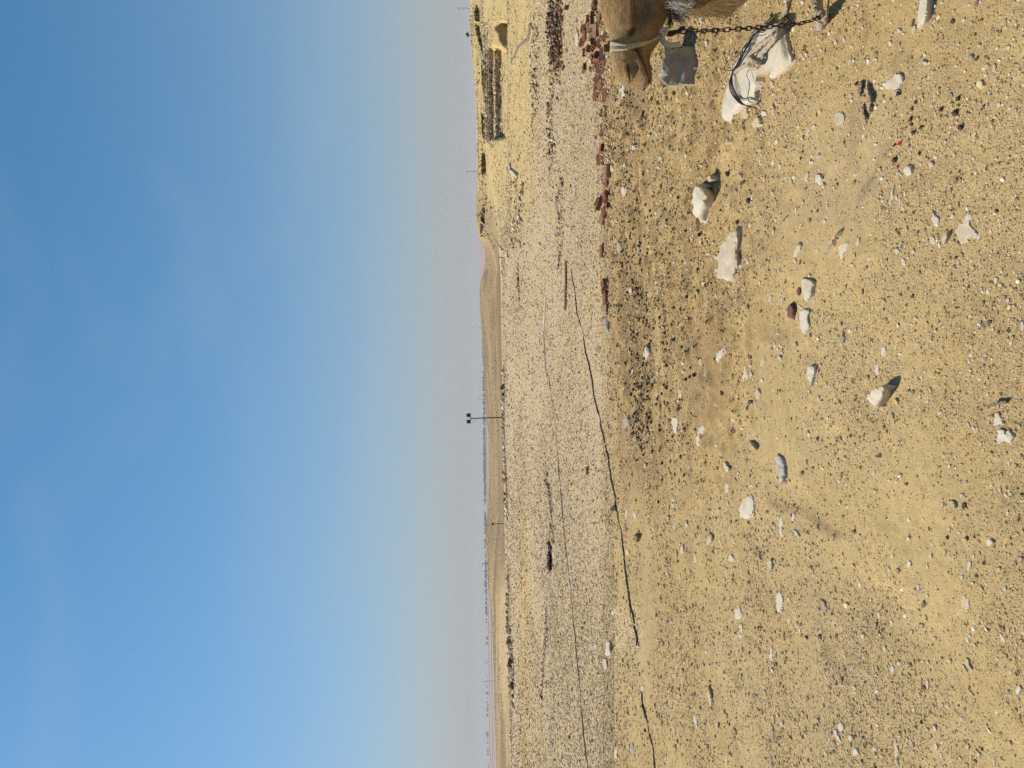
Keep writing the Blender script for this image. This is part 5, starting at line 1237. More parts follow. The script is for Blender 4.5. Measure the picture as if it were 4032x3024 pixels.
bm = bmesh.new(); bmesh.ops.create_cube(bm, size=0.26); bmesh.ops.bevel(bm, geom=bm.edges[:], offset=0.03, segments=1, affect='EDGES')
me = bpy.data.meshes.new("box"); bm.to_mesh(me); bm.free(); link("box", me, MPOST, rt, Vector(b3 - a3) - Vector((0, 0, 0.05)))
post(1999, 1019, 1960, 1012, 52, 0.034, MPOST, "short leaning post beside white litter where the flat meets the slope", "marker_post", "post", hook=False)
post(2010, 607, 1982, 600, 50, 0.020, MPOST, "thin slanting rod stuck in the slope above the bent pale pipe", "marker_rod", "rod", hook=False)
post(1942, 753, 1922, 754, 85, 0.012, MPOST, "upper of two thin sticks planted in the slope under the dark scarp", "marker_rod", "rod", hook=False)
post(1949, 831, 1928, 831, 85, 0.012, MPOST, "lower of two thin sticks planted in the slope under the dark scarp", "marker_rod", "rod", hook=False)
for (u0_, u1_, v_, lab) in [(1906, 1883, 1290, "faint grey mast on the horizon, above the twin floodlight pole and farthest from it"), (1910, 1894, 1487, "short faint grey mast on the horizon, between two taller ones"),
                            (1913, 1883, 1572, "faint grey mast on the horizon just above the twin floodlight pole"), (1921, 1895, 2683, "hair-thin grey mast standing alone on the lower horizon"), (1914, 1905, 2177, "tiny grey mast on the brown rise near the leaning lamp post")]:
    post(u0_, v_, u1_, v_, 420 if u0_ > 1900 else 300, 0.10, MGREY, lab, "mast", "mast", hook=(u1_ in (1883,)))

# ------------------------------------------------------------------ dry stone walls of the excavated terraces
def dry_wall(v0, v1, y, ub, ut, label, rows, seed, lean=0.0, core=1.0):
    rs = np.random.default_rng(seed)
    a, b = at_depth(ub, v0, y), at_depth(ub, v1, y)
    top = at_depth(ut, (v0 + v1) / 2, y)[2]; bot = min(a[2], b[2]) - 0.05
    x0, x1 = min(a[0], b[0]), max(a[0], b[0])
    VV, FF, CC = [], [], []
    hrow = (top - bot) / rows
    root = empty("dry_stone_wall", ((x0 + x1) / 2, y, bot))
    for r_ in range(rows):
        x = x0 - rs.uniform(0, .1)
        while x < x1:
            L = rs.uniform(0.12, 0.34)
            if r_ >= rows - 2 and rs.uniform() < (0.45 if r_ == rows - 1 else 0.15):
                x += L; continue
            bx = np.array([[sx, sy, sz] for sx in (-1, 1) for sy in (-1, 1) for sz in (-1, 1)], float) * 0.5
            bx *= [L * .93, 0.3, hrow * rs.uniform(.75, .97)]
            bx += rs.normal(0, 0.016, bx.shape) + [x + L / 2 - (x0 + x1) / 2, rs.normal(0, .05) + (max(0, r_ - rows * .5) * lean), (r_ + .5) * hrow + rs.normal(0, .012)]
            o_ = len(VV) * 8
            VV.append(bx)
            FF += [[o_ + i for i in f] for f in ((0, 1, 3, 2), (4, 6, 7, 5), (0, 4, 5, 1), (2, 3, 7, 6), (0, 2, 6, 4), (1, 5, 7, 3))]
            base = PAL[rs.choice([0, 2, 3, 4, 6, 5], p=[.22, .12, .34, .22, .06, .04])] * rs.uniform(.75, 1.15)
            CC.append(np.repeat(base[None], 8, 0))
            x += L
    me = mesh_np("stones", np.vstack(VV), np.array(FF), False, np.vstack(CC))
    tag(link("stones", me, MPEB, root), kind='stuff')
    # the earth the stones are packed in
    V = np.array([(x0 - (x0 + x1) / 2, 0.02, 0), (x1 - (x0 + x1) / 2, 0.02, 0), (x1 - (x0 + x1) / 2, 0.02, (top - bot) * core - .04), (x0 - (x0 + x1) / 2, 0.02, (top - bot) * core - .04)])
    V = np.vstack([V, V + [0, 0.9, 0]])
    link("earth_core", mesh_py("earth_core", V, [(0, 1, 2, 3), (5, 4, 7, 6), (3, 2, 6, 7), (4, 0, 3, 7), (1, 5, 6, 2)], False), MB, root)
    tag(root, label, "wall")
dry_wall(198, 540, 61.7, 1977, 1948, "lower of two dry stone walls in the cut of the yellow hill", 5, 1)
dry_wall(196, 560, 63.7, 1943, 1903, "upper of two dry stone walls in the cut of the yellow hill", 7, 2, 0.3, 0.55)

# ------------------------------------------------------------------ palms and houses on the horizon, read as one grey line
def treeline():
    rs = np.random.default_rng(5)
    P, S, C = [], [], []
    for v in np.concatenate([rs.uniform(1325, 2420, 900), rs.uniform(2400, 3100, 150), rs.uniform(1550, 2150, 500)]):
        dens = fbm(np.array([v * 0.02]), np.array([0.]), 3, 3)[0]
        if rs.uniform() > 0.55 + 1.6 * dens: continue
        y = rs.uniform(5200, 6200)
        p = at_depth(1914, v, y); z0 = float(H(p[0], y))
        P.append((p[0], y, z0 + rs.uniform(0, 7) + (6 * max(dens, 0)))); S.append(rs.uniform(5, 11)); C.append(np.array([0.075, 0.08, 0.07]) * rs.uniform(.7, 1.3))
    scatter("treeline", np.array(P), np.array(S), np.array(C), flat=(0.7, 1.5), elong=(.8, 1.6), mat=MFAR)
treeline()

# ------------------------------------------------------------------ litter: a bundle of old cloth, wood, scraps
def lumpy(name, poly, hh, mat, label, cat, seed, ef=0.7, k=0.9, parent=None):
    o = rock(poly, ef, k, mat, name, seed, 0.45, 16, ragged=0.04)
    return tag(o, label, cat) if label else o
bundle = lumpy("cloth_bundle", Q('4', [(1112, 930), (1130, 910), (1160, 915), (1166, 960), (1162, 1020), (1172, 1100), (1175, 1170), (1160, 1255), (1140, 1258), (1118, 1210), (1112, 1150), (1122, 1100), (1112, 1060), (1128, 1000)]), 0.2, MCLOTH,
       "black and faded red cloth bundle lying along the low bank on the flat", "cloth", 71)
pz = Vector(bundle.location)
for (pl, nm, mt, sd_) in [([(1140, 950), (1165, 955), (1168, 1010), (1158, 1050), (1146, 1010)], "fold", MCLOTH2, 72), ([(1135, 1150), (1168, 1160), (1165, 1230), (1148, 1250), (1132, 1200)], "fold", MCLOTH2, 73)]:
    q = rock(Q('4', pl), 0.75, 1.0, mt, nm, sd_, 0.3, 10)
    q.parent = bundle; q.location = Vector(q.location) - pz + Vector((0, -0.02, 0.012))
lumpy("litter_scrap", Q('4', [(1135, 830), (1148, 840), (1145, 862), (1128, 858)]), 0, MG, "small grey scrap of plastic near the end of the cloth bundle", "litter", 74)
lumpy("litter_bag", Q('2', [(680, 1062), (700, 1075), (692, 1110), (705, 1150), (695, 1168), (655, 1130), (668, 1095)]), 0, MW, "dirty white sheet of litter crumpled beside the short leaning post", "litter", 75, ef=0.5)
lumpy("litter_bag", Q('2', [(600, 1010), (625, 1040), (628, 1072), (602, 1070), (592, 1040)]), 0, MW, "pale crumpled litter on the slope above the short leaning post", "litter", 76, ef=0.5)
lumpy("plastic_scrap", Q('B', [(1120, 1235), (1150, 1222), (1142, 1250), (1120, 1272), (1103, 1262)]), 0, MRED, "small bright red scrap of plastic on the sand", "litter", 77, ef=0.35, k=1.0)
MARKS.append((3540, 564, "the bright red scrap"))

def splinter(name, poly, label, seed, mat=MWOOD):
    o = rock(Q('B', poly), 0.5, 1.0, mat, name, seed, 0.35, 14, ragged=0.02)
    return tag(o, label, "wood")
splinter("driftwood", [(768, 720), (792, 706), (820, 708), (812, 800), (800, 840), (780, 850), (768, 800)], "short flat piece of grey weathered wood, upper of the pair", 81)
splinter("driftwood", [(840, 715), (858, 712), (880, 760), (900, 830), (916, 872), (895, 920), (878, 1000), (862, 980), (868, 900), (846, 870), (850, 800)], "long grey splintered board with a dark pointed end", 82)
splinter("driftwood", [(800, 920), (825, 895), (838, 930), (832, 985), (850, 1010), (846, 1090), (836, 1092), (828, 1030), (800, 990)], "thin grey stick bent beside the splintered board", 83)
MARKS.append((3422, 390, "the grey splintered board"))
o = rock(Q('F', [(1925, 425), (1930, 408), (2010, 400), (2060, 388), (2085, 400), (2075, 415), (2010, 422), (1940, 438)]), 0.6, 1.0, MWOOD, "driftwood", 84, 0.3, 12)
tag(o, "pale dry stick pointing at the camera beside the greyish flake", "wood")
for (reg, p, lab) in [('F', [(1440, 1070), (1470, 1040), (1495, 1008)], "thin straw lying on the bare sand, slanting"), ('B', [(440, 850), (470, 832), (495, 805)], "pale straw bent over sunken pale gravel near the rope"),
                      ('G', [(1408, 762), (1412, 790), (1410, 820)], "short pale straw lying beside the bottle-shaped white stone"), ('H', [(690, 600), (715, 610), (740, 622)], "dark thin twig beside a mauve stone"),
                      ('H', [(1485, 1060), (1505, 1090), (1530, 1120)], "thin straw below the pair of pale stones")]:
    cable("straw", Q(reg, p), 0.0016 if 'twig' in lab else 0.0022, MWOOD if 'twig' in lab else MP, lab, "straw", n=10, lift=0.004)

# ------------------------------------------------------------------ ropes round the big white slab, and the black wire
def lifted(reg, pts, n):
    """pts: (x, y, height above ground)"""
    P = np.array([on_ground(*px(reg, a, b), dz=h + (0.02 if h > 0.034 else 0)) for a, b, h in pts])
    return catmull(P, n)
def rope(name, pts, rad, parent, n=80, reg='W'):
    C = lifted(reg, pts, n)
    C = C + rng.normal(0, rad * 0.08, C.shape)
    V, Fq = tube_data(C, rad * (1 + 0.1 * np.sin(np.arange(n) * 0.9)), 12, lobes=3, twist=95, lob=0.16)
    # stray fibres
    o = link(name, mesh_py(name, V, Fq), MROPE, parent)
    Vf, Ff = [], []
    for _ in range(160):
        i = rng.integers(1, n - 1); d = rng.normal(size=3); d /= np.linalg.norm(d)
        p = C[i] + d * rad * 0.9; t = d * rng.uniform(.004, .016) + rng.normal(0, .006, 3)
        k = len(Vf); wv = rng.normal(0, .0009, 3)
        Vf += [p - wv, p + wv, p + t]; Ff.append((k, k + 1, k + 2))
    if parent is not None:
        link("stray_fibres", mesh_py("stray_fibres", Vf, Ff, False), MROPE, o)
    return o, C
hr = 0.045
rp = empty("rope", on_ground(*px('W', 860, 960)))
def under(o, root):
    o.parent = root; o.matrix_parent_inverse = Matrix.Translation(-Vector(root.location)); return o
seglist = [([(1412, -160, .012), (1400, 0, .014), (1370, 130, .014), (1318, 300, .02), (1270, 440, .045), (1205, 570, hr + .02), (1110, 690, hr + .02), (1010, 800, hr + .02), (935, 890, hr + .02), (900, 960, hr + .03)], 0.0135),
           ([(1190, 540, hr + .015), (1090, 610, hr + .03), (990, 680, hr + .035), (900, 770, hr + .03), (830, 850, hr + .03), (800, 930, hr + .03), (820, 1000, hr + .03)], 0.0125),
           ([(900, 960, hr + .03), (935, 1000, hr + .02), (900, 1050, hr + .02), (830, 1050, hr + .02), (770, 1010, hr + .025), (780, 930, hr + .04), (830, 900, hr + .045), (850, 970, hr + .04), (860, 1010, hr + .03)], 0.0125),
           ([(790, 985, hr + .02), (720, 1020, hr + .015), (640, 1065, hr + .012), (570, 1120, hr + .01), (490, 1180, hr + .005)], 0.0105)]
for i, (pts, rad) in enumerate(seglist):
    o, C = rope(["main_strand", "doubled_strand", "knot", "tail"][i], pts, rad, None)
    under(o, rp)
tag(rp, "thick frayed rope knotted over the big white slab", "rope")
rp2 = empty("rope", on_ground(*px('W', 1890, 260)))
o, C = rope("strand", [(1825, -150, .06), (1832, 0, .075), (1850, 120, .075), (1885, 210, .065), (1900, 300, .05), (1905, 395, .015), (1890, 440, .01)], 0.0205, None); under(o, rp2)
o, C = rope("knot", [(1870, 300, .03), (1925, 250, .05), (1965, 290, .045), (1960, 350, .03), (1920, 370, .03), (1895, 320, .045), (1940, 300, .05)], 0.0125, None, n=40); under(o, rp2)
o, C = rope("frayed_end", [(1960, 270, .05), (2000, 230, .05), (2015, 120, .04), (2025, 0, .03), (2030, -120, .02)], 0.0045, None, n=40); under(o, rp2)
tag(rp2, "short thick rope end that the chain is tied to", "rope")
MARKS.append((3235, 60, "the rope end with the chain"))

wr = empty("wire_bundle", on_ground(*px('W', 540, 1100)))
def wire(pts, rad=0.0022, n=60, reg='W', jit=0.0):
    C = lifted(reg, pts, n)
    V, Fq = tube_data(C, rad, 5)
    under(link("strand", mesh_py("strand", V, Fq), MWIRE), wr)
rs_ = np.random.default_rng(9)
top = [(1060, 490), (960, 460), (880, 510), (820, 590), (770, 680), (710, 760), (670, 850), (630, 940), (575, 1030), (540, 1100), (520, 1180)]
for i in range(9):
    off = rs_.normal(0, 9, (len(top), 2)) + np.array([rs_.normal(0, 16), rs_.normal(0, 14)])
    off[-2:] *= 0.4; off[0] *= 0.6
    h = rs_.uniform(.05, .075)
    wire([(a + o[0], b + o[1], (0.02 if i_ == 0 else h)) for i_, ((a, b), o) in enumerate(zip(top, off))])
for dx, k in [(-34, 0), (-22, 1), (-10, 2), (2, 3), (14, 4), (24, 5)]:
    wire([(522, 1140, .06), (515 + dx * .5, 1210, .06), (510 + dx, 1310, .065), (545 + dx * 1.3, 1430, .065), (605 + dx * 1.2, 1530, .06), (690 + dx * .8, 1620, .05), (800, 1655 + dx * .3, .04), (880 + dx, 1668, .02)])
wire([(790, 1080, .055), (755, 1150, .055), (770, 1220, .055), (800, 1290, .055), (790, 1400, .055), (770, 1500, .05), (790, 1570, .045), (860, 1595, .03)], 0.0013)
wire([(780, 1080, .055), (750, 1170, .055), (785, 1250, .055), (790, 1340, .055), (775, 1430, .055), (765, 1530, .05), (800, 1590, .045), (850, 1585, .03)], 0.0013)
wire([(530, 1105, .055), (470, 1095, .03), (420, 1095, .02), (405, 1065, .02), (440, 980, .025), (430, 920, .03), (405, 860, .03), (392, 805, .035)], 0.0026)
wire([(590, 975, .06), (540, 930, .05), (490, 890, .05), (450, 850, .045)], 0.0018)
wire([(700, 820, .07), (735, 800, .08), (720, 750, .08)], 0.0016, 20); wire([(630, 805, .06), (690, 820, .07), (725, 820, .075)], 0.0018, 20); wire([(740, 670, .07), (820, 680, .075), (875, 675, .08), (870, 650, .08)], 0.0018, 30)
wire([(650, 840, .07), (655, 900, .075), (690, 940, .07), (650, 960, .065)], 0.0018, 30); wire([(860, 1660, .03), (900, 1720, .02), (930, 1800, .015), (940, 1860, .01)], 0.0022, 20); wire([(850, 1655, .03), (930, 1700, .02), (965, 1760, .012)], 0.0022, 20)
tag(wr, "tangle of thin black wire looped across the big white slab", "wire")
MARKS.append((2890, 400, "the loop of black wire"))
# ------------------------------------------------------------------ camel: one skin from muzzle to rump; the head is the part in view
Y0 = 3.0
def mp(x, y):            # point of the head close-up -> (X, Z) in the head's plane
    u, v = px('M', x, y)
    p = at_depth(u, v, Y0)
    return p[0], p[2]
HS = [((840, 1512), (905, 1484), .010), ((770, 1500), (940, 1425), .028), ((690, 1466), (975, 1395), .041), ((600, 1410), (1000, 1368), .050), ((500, 1347), (1008, 1312), .056), ((420, 1290), (1004, 1242), .060),
      ((375, 1210), (992, 1150), .062), ((350, 1110), (970, 1040), .061), ((328, 980), (985, 930), .060), ((317, 860), (1058, 795), .062), ((322, 740), (1125, 690), .066), ((310, 620), (1140, 580), .071),
      ((285, 480), (1180, 450), .079), ((215, 330), (1240, 330), .090), ((165, 190), (1310, 180), .102), ((150, 50), (1325, 60), .112), ((155, -100), (1300, -60), .115), ((175, -250), (1180, -200), .105), ((230, -420), (980, -370), .095)]
secs = []
for (t, b, w_) in HS:
    secs.append((np.array(mp(*t)), np.array(mp(*b)), w_, Y0))
pX, pZ = secs[-1][0]
for (t, b, w_, yy) in [((1.83, 1.13), (1.615, 0.935), .10, 3.0), ((1.93, 1.01), (1.60, 0.88), .115, 3.0), ((1.97, .86), (1.57, .80), .125, 3.02), ((1.99, .72), (1.55, .68), .135, 3.04), ((2.06, .62), (1.57, .52), .15, 3.07),
                       ((2.2, .62), (1.75, .36), .19, 3.1), ((2.42, .75), (2.1, .22), .27, 3.15), ((2.7, .95), (2.5, .12), .37, 3.2), ((3.05, 1.28), (2.95, .06), .43, 3.25), ((3.35, 1.24), (3.35, .06), .43, 3.3),
                       ((3.75, .98), (3.75, .1), .36, 3.3), ((3.98, .78), (3.98, .25), .2, 3.3), ((4.05, .62), (4.05, .45), .03, 3.3)]:
    secs.append((np.array(t), np.array(b), w_, yy))
ctrl = np.array([[*t, *b, w_, yy] for t, b, w_, yy in secs])
nh = len(HS)
head_n, body_n = 150, 70
C1 = catmull(ctrl[:nh + 2], 150 + 12)
C1 = C1[:int(len(C1) * (nh - 1) / (nh + 1)) + 1]
C2 = catmull(ctrl[nh - 1:], body_n)[1:]
CS = np.vstack([C1, C2])
NSEG = 88
Vc = []
rowsN = len(CS)
for i, (tx, tz, bx, bz, w_, yy) in enumerate(CS):
    mid = np.array([(tx + bx) / 2, yy, (tz + bz) / 2]); up = np.array([(tx - bx) / 2, 0, (tz - bz) / 2])
    hd = i < len(C1)
    for j in range(NSEG):
        th = 2 * math.pi * j / NSEG
        c, s = math.cos(th), math.sin(th)
        c2 = math.copysign(abs(c) ** 0.92, c); s2 = math.copysign(abs(s) ** 0.82, s)
        tap = (1 - 0.20 * c - 0.10 * (c * c)) if hd else 1
        Vc.append(mid + up * c2 + np.array([0, -1, 0]) * w_ * s2 * tap)
Vc = np.array(Vc)
# sculpting: push the sides in and out, in head close-up coordinates
ZP = Y0 / FPX / 4.254
def xy_m(pt): return np.array(mp(*pt))
def brush(pts, rad, amt, flat=1.0):
    global Vc
    pts = np.array(pts, float)
    if len(pts) > 1: pts = catmull(pts, 24)
    Pm = np.array([mp(*p) for p in pts])
    nhv = len(C1) * NSEG
    XZ = Vc[:nhv][:, [0, 2]]
    d = np.min(np.linalg.norm(XZ[:, None, :] - Pm[None], axis=2), axis=1)
    wgt = np.exp(-(d / (rad * ZP)) ** 2)
    sg = np.sign(Vc[:nhv, 1] - Y0)
    edge = np.clip(np.abs(Vc[:nhv, 1] - Y0) / 0.035, 0, 1)
    Vc[:nhv, 1] += sg * amt * wgt * edge
brush([(555, 40), (585, 250), (590, 430), (600, 560)], 60, .011)          # facial crest
brush([(455, 60), (470, 300), (470, 520)], 75, .004)
brush([(740, 330), (740, 480)], 120, -.013)                               # hollow cheek under it
brush([(1010, 240)], 190, .012)                                           # jaw muscle
brush([(1060, 60)], 170, .010)
brush([(905, 610)], 70, .009)
brush([(640, 640)], 55, -.016)
brush([(700, 920), (770, 1060), (830, 1180), (895, 1300), (945, 1392)], 36, -.030)   # mouth line
brush([(900, 880), (920, 1020), (940, 1180), (965, 1290)], 80, -.024)                  # lower jaw set back
brush([(975, 1300)], 50, -.004)
brush([(800, 1230), (830, 1380)], 85, .010)                               # lip pad
brush([(700, 1010), (720, 1130)], 45, .007)
brush([(650, 1230)], 80, -.012)                                           # nostril hollow
brush([(520, 1160), (520, 1270), (565, 1370)], 40, .008)
brush([(600, 1290), (625, 1390)], 24, .010)
brush([(560, 1185), (585, 1290), (620, 1400)], 15, -.014)
brush([(660, 1180), (715, 1240), (690, 1330), (655, 1400)], 22, -.008)
brush([(600, 880), (640, 960), (700, 930)], 36, -.005)
brush([(480, 1000), (560, 930)], 40, .005)
brush([(640, 690), (800, 740)], 40, .004)
for k in range(5):
    brush([(700 + 14 * k, 960 + 20 * k), (745 + 18 * k, 1150 + 22 * k)], 8, -.003 if k % 2 else .003)
nz = fbm(Vc[:, 0] * 60, Vc[:, 2] * 60 + Vc[:, 1] * 30, 3, 5)
sg = np.sign(Vc[:, 1] - Y0)
Vc[:len(C1) * NSEG, 1] += sg[:len(C1) * NSEG] * 0.003 * nz[:len(C1) * NSEG]
Fc = []
for i in range(rowsN - 1):
    for j in range(NSEG):
        Fc.append((i * NSEG + j, (i + 1) * NSEG + j, (i + 1) * NSEG + (j + 1) % NSEG, i * NSEG + (j + 1) % NSEG))
nv0 = len(Vc)
extra, EF = [], []
def addtube(P, rad, n=8):
    global extra, EF
    V_, F_ = tube_data(np.array(P), rad, n)
    o_ = nv0 + sum(len(e) for e in extra)
    EF += [[q + o_ for q in f] for f in F_]; extra.append(V_)
for sy in (-.33, .33):      # folded legs of the couched animal
    addtube(catmull([(2.55, 3.2 + sy, .35), (2.3, 3.2 + sy, .12), (2.65, 3.2 + sy * 1.1, .07), (2.95, 3.2 + sy * 1.1, .06)], 14), np.linspace(.13, .06, 14))
    addtube(catmull([(3.7, 3.3 + sy, .5), (3.3, 3.3 + sy * 1.2, .16), (3.8, 3.3 + sy * 1.25, .08), (4.1, 3.3 + sy * 1.25, .06)], 14), np.linspace(.2, .06, 14))
addtube(catmull([(4.03, 3.3, .6), (4.12, 3.3, .45), (4.14, 3.3, .25)], 8), np.linspace(.03, .015, 8))
addtube(catmull([(1.73, 2.93, 1.17), (1.76, 2.90, 1.22), (1.80, 2.88, 1.25)], 6), np.array([.02, .024, .022, .018, .012, .004]))
addtube(catmull([(1.73, 3.07, 1.17), (1.76, 3.10, 1.22), (1.80, 3.12, 1.25)], 6), np.array([.02, .024, .022, .018, .012, .004]))
VA = np.vstack([Vc] + extra)

def coat(V):  # coat colours, with sunlit and shaded areas of the head painted in
    n = len(V)
    c = np.tile([[0.335, 0.205, 0.088]], (n, 1))
    def spot(pts, rad, col, a):
        nonlocal c
        pts = np.array(pts, float)
        if len(pts) > 1: pts = catmull(pts, 20)
        Pm = np.array([mp(*p) for p in pts])
        d = np.min(np.linalg.norm(V[:, [0, 2]][:, None, :] - Pm[None], axis=2), axis=1)
        wg = (a * np.exp(-(d / (rad * ZP)) ** 2))[:, None]
        c = c * (1 - wg) + np.array(col) * wg
    spot([(230, 50), (330, 330), (380, 600), (350, 900), (380, 1100)], 105, (0.47, 0.325, 0.155), .8)       # bridge of the nose, its sunlit look painted in paler
    spot([(850, 180), (850, 420)], 230, (0.20, 0.13, 0.078), .9)                                         # grey-brown cheek, its shade painted in darker
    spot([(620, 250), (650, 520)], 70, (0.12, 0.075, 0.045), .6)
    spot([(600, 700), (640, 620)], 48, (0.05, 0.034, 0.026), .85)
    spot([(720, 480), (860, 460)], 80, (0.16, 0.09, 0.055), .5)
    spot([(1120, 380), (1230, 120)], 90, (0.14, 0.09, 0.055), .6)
    spot([(470, 60), (560, 10)], 60, (0.08, 0.05, 0.035), .8)
    spot([(410, 400), (470, 510)], 45, (0.18, 0.10, 0.05), .45)
    spot([(650, 1250)], 95, (0.26, 0.19, 0.125), .75)  # shade in the nostril hollow painted in
    spot([(562, 1190), (590, 1300), (622, 1405)], 16, (0.03, 0.022, 0.018), .95)
    spot([(820, 1420), (870, 1480)], 70, (0.33, 0.245, 0.165), .7)
    spot([(930, 1000), (960, 1250)], 75, (0.20, 0.12, 0.055), .85)  # shade on the set-back lower jaw painted in
    spot([(700, 930), (800, 1130), (940, 1390)], 34, (0.07, 0.042, 0.025), .9)  # shadow under the upper lip painted along the mouth
    c *= (1 + 0.22 * fbm(V[:, 0] * 45, V[:, 2] * 45, 3, 8) + 0.15 * fbm(V[:, 0] * 160, V[:, 2] * 160, 2, 9))[:, None]
    return c

def camel_mat():
    m, nd, lk, b = new_mat("camel_coat", 0.85)
    at = N(nd, 'ShaderNodeAttribute', attribute_name='tint')
    g = nd.new('ShaderNodeNewGeometry').outputs['Position']
    mpn = nd.new('ShaderNodeMapping'); mpn.inputs['Scale'].default_value = (90, 260, 260); mpn.inputs['Rotation'].default_value = (0, 0.25, 0)
    lk.new(g, mpn.inputs[0])
    f = noise(nd, lk, mpn.outputs[0], 1.0, 4, 0.7)
    k = ramp(nd, lk, f, 0.3, 0.7, (0.72, 0.70, 0.66), (1.25, 1.24, 1.2))
    lk.new(mix_col(nd, lk, 1.0, at.outputs['Color'], k, 'MULTIPLY'), b.inputs['Base Color'])
    b.inputs['Sheen Weight'].default_value = 0.15
    bump(nd, lk, b, f, 0.45, 0.003)
    return m
MCAMEL = camel_mat()
camel_root_p = Vector((3.1, 3.25, 0.0))
me = mesh_py("body", VA - np.array(camel_root_p), Fc + EF, True)
bm = bmesh.new(); bm.from_mesh(me); bmesh.ops.recalc_face_normals(bm, faces=bm.faces); bm.to_mesh(me); bm.free()
at = me.color_attributes.new('tint', 'FLOAT_COLOR', 'POINT')
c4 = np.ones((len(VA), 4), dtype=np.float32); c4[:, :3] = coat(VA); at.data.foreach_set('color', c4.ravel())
camel = empty("camel", camel_root_p)
tag(camel, "tan camel looking in from the photo's edge, tethered by a chain at its halter", "camel")
body = link("body", me, MCAMEL, camel)
dg_v = [Vector(p) for p in VA]
bvh = BVHTree.FromPolygons(dg_v, [list(dict.fromkeys(f)) for f in (Fc + EF)])
def hit(x, y, reg='M', off=0.0):
    d = Vector(ray(*px(reg, x, y))).normalized()
    h = bvh.ray_cast(Vector(CAM), d)
    if h[0] is None:
        return None
    return np.array(h[0] - d * off), np.array(h[1])

# short coat: many fine hairs lying back along the head
def hair_mesh(name, roots, dirs, norms, lens, wid, cols, bend=0.25, mat=None, parent=None):
    n = len(roots)
    side = np.cross(dirs, norms); side /= np.linalg.norm(side, axis=1)[:, None] + 1e-9
    V = np.empty((n, 3, 3))
    V[:, 0] = roots - side * wid[:, None]; V[:, 1] = roots + side * wid[:, None]
    V[:, 2] = roots + dirs * lens[:, None] + norms * (lens * bend)[:, None]
    F = np.arange(n * 3).reshape(n, 3)
    me = mesh_np(name, V.reshape(-1, 3) - np.array(camel_root_p), F, False, np.repeat(cols, 3, 0))
    return link(name, me, mat or MPEB, parent)
Fq_ = np.array([f for f in Fc])
nhf = (len(C1) + 14) * NSEG
fi = rng.integers(0, nhf, 60000)
q4 = VA[Fq_[fi]]
ar = np.linalg.norm(np.cross(q4[:, 1] - q4[:, 0], q4[:, 3] - q4[:, 0]), axis=1)
keep = rng.uniform(0, 1, len(fi)) < np.clip(ar / np.quantile(ar, 0.85), 0, 1)
fi, q4 = fi[keep], q4[keep]
a_, b_ = rng.uniform(0, 1, (2, len(fi), 1))
root_p = q4[:, 0] * (1 - a_) * (1 - b_) + q4[:, 1] * a_ * (1 - b_) + q4[:, 2] * a_ * b_ + q4[:, 3] * (1 - a_) * b_
nm = np.cross(q4[:, 1] - q4[:, 0], q4[:, 3] - q4[:, 0]); nm /= np.linalg.norm(nm, axis=1)[:, None] + 1e-12
cen_ = np.repeat(CS[:, [0, 2]] * 0.5 + CS[:, [2, 0]] * 0, 1, 0)
midr = np.array([[(r_[0] + r_[2]) / 2, r_[5], (r_[1] + r_[3]) / 2] for r_ in CS])[fi // NSEG]
flip = ((root_p - midr) * nm).sum(1) < 0
nm[flip] *= -1
along = q4[:, 1] - q4[:, 0]; along /= np.linalg.norm(along, axis=1)[:, None] + 1e-12
along = along + rng.normal(0, 0.22, along.shape); along -= nm * (along * nm).sum(1)[:, None]; along /= np.linalg.norm(along, axis=1)[:, None]
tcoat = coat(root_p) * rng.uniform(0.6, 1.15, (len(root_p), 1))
ln_ = rng.uniform(.006, .013, len(root_p)) * np.clip(0.55 + (root_p[:, 0] - 1.05) * 2.2, 0.45, 1.5)
tag(hair_mesh("coat_hair", root_p, along, nm, ln_, rng.uniform(.0004, .0008, len(root_p)), tcoat, 0.28, None, camel))

# long hair: curls behind the jaw and the mane of the throat
def strands(name, specs, mat, parent):
    VV, FF = [], []; k = 0
    cols = []
    for P, wd, col in specs:
        m = len(P)
        T = np.gradient(P, axis=0); S = np.cross(T, ray(2700, 40)); S /= np.linalg.norm(S, axis=1)[:, None] + 1e-9
        wv = np.linspace(wd, wd * .25, m)[:, None]
        VV.append(np.stack([P - S * wv, P + S * wv], 1).reshape(-1, 3)); cols.append(np.repeat(col[None], 2 * m, 0))
        for i in range(m - 1): FF.append((k + 2 * i, k + 2 * i + 1, k + 2 * i + 3, k + 2 * i + 2))
        k += 2 * m
    me = mesh_np(name, np.vstack(VV) - np.array(camel_root_p), FF, True, np.vstack(cols))
    return link(name, me, mat, parent)
sp = []
for _ in range(5200):           # throat mane, rooted on the neck, sweeping down and away
    x0 = rng.uniform(1300, 2120); t = (x0 - 1330) / 750
    y0_ = rng.uniform(-230, 190)
    h = hit(x0, y0_)
    if h is None: continue
    p = h[0] + h[1] * 0 
    L = rng.uniform(.045, .10)
    d = np.array([-0.30 - .25 * (1 - t) + rng.normal(0, .12), -.30 + rng.normal(0, .1), -0.9]); d /= np.linalg.norm(d)
    d2 = d + np.array([0.30 * t + .05, .15, -.1])
    P = catmull([p, p + d * L * .5, p + d * L * .5 + d2 / np.linalg.norm(d2) * L * .55], 6)
    col = np.array([[.36, .23, .095], [.48, .34, .16], [.24, .145, .06], [.17, .11, .06]][rng.choice(4, p=[.4, .3, .2, .1])]) * rng.uniform(.8, 1.2)
    sp.append((P, .0014, col))
sp = [s for s in sp]
tag(strands("throat_mane", sp, MPEB, camel))
sp = []
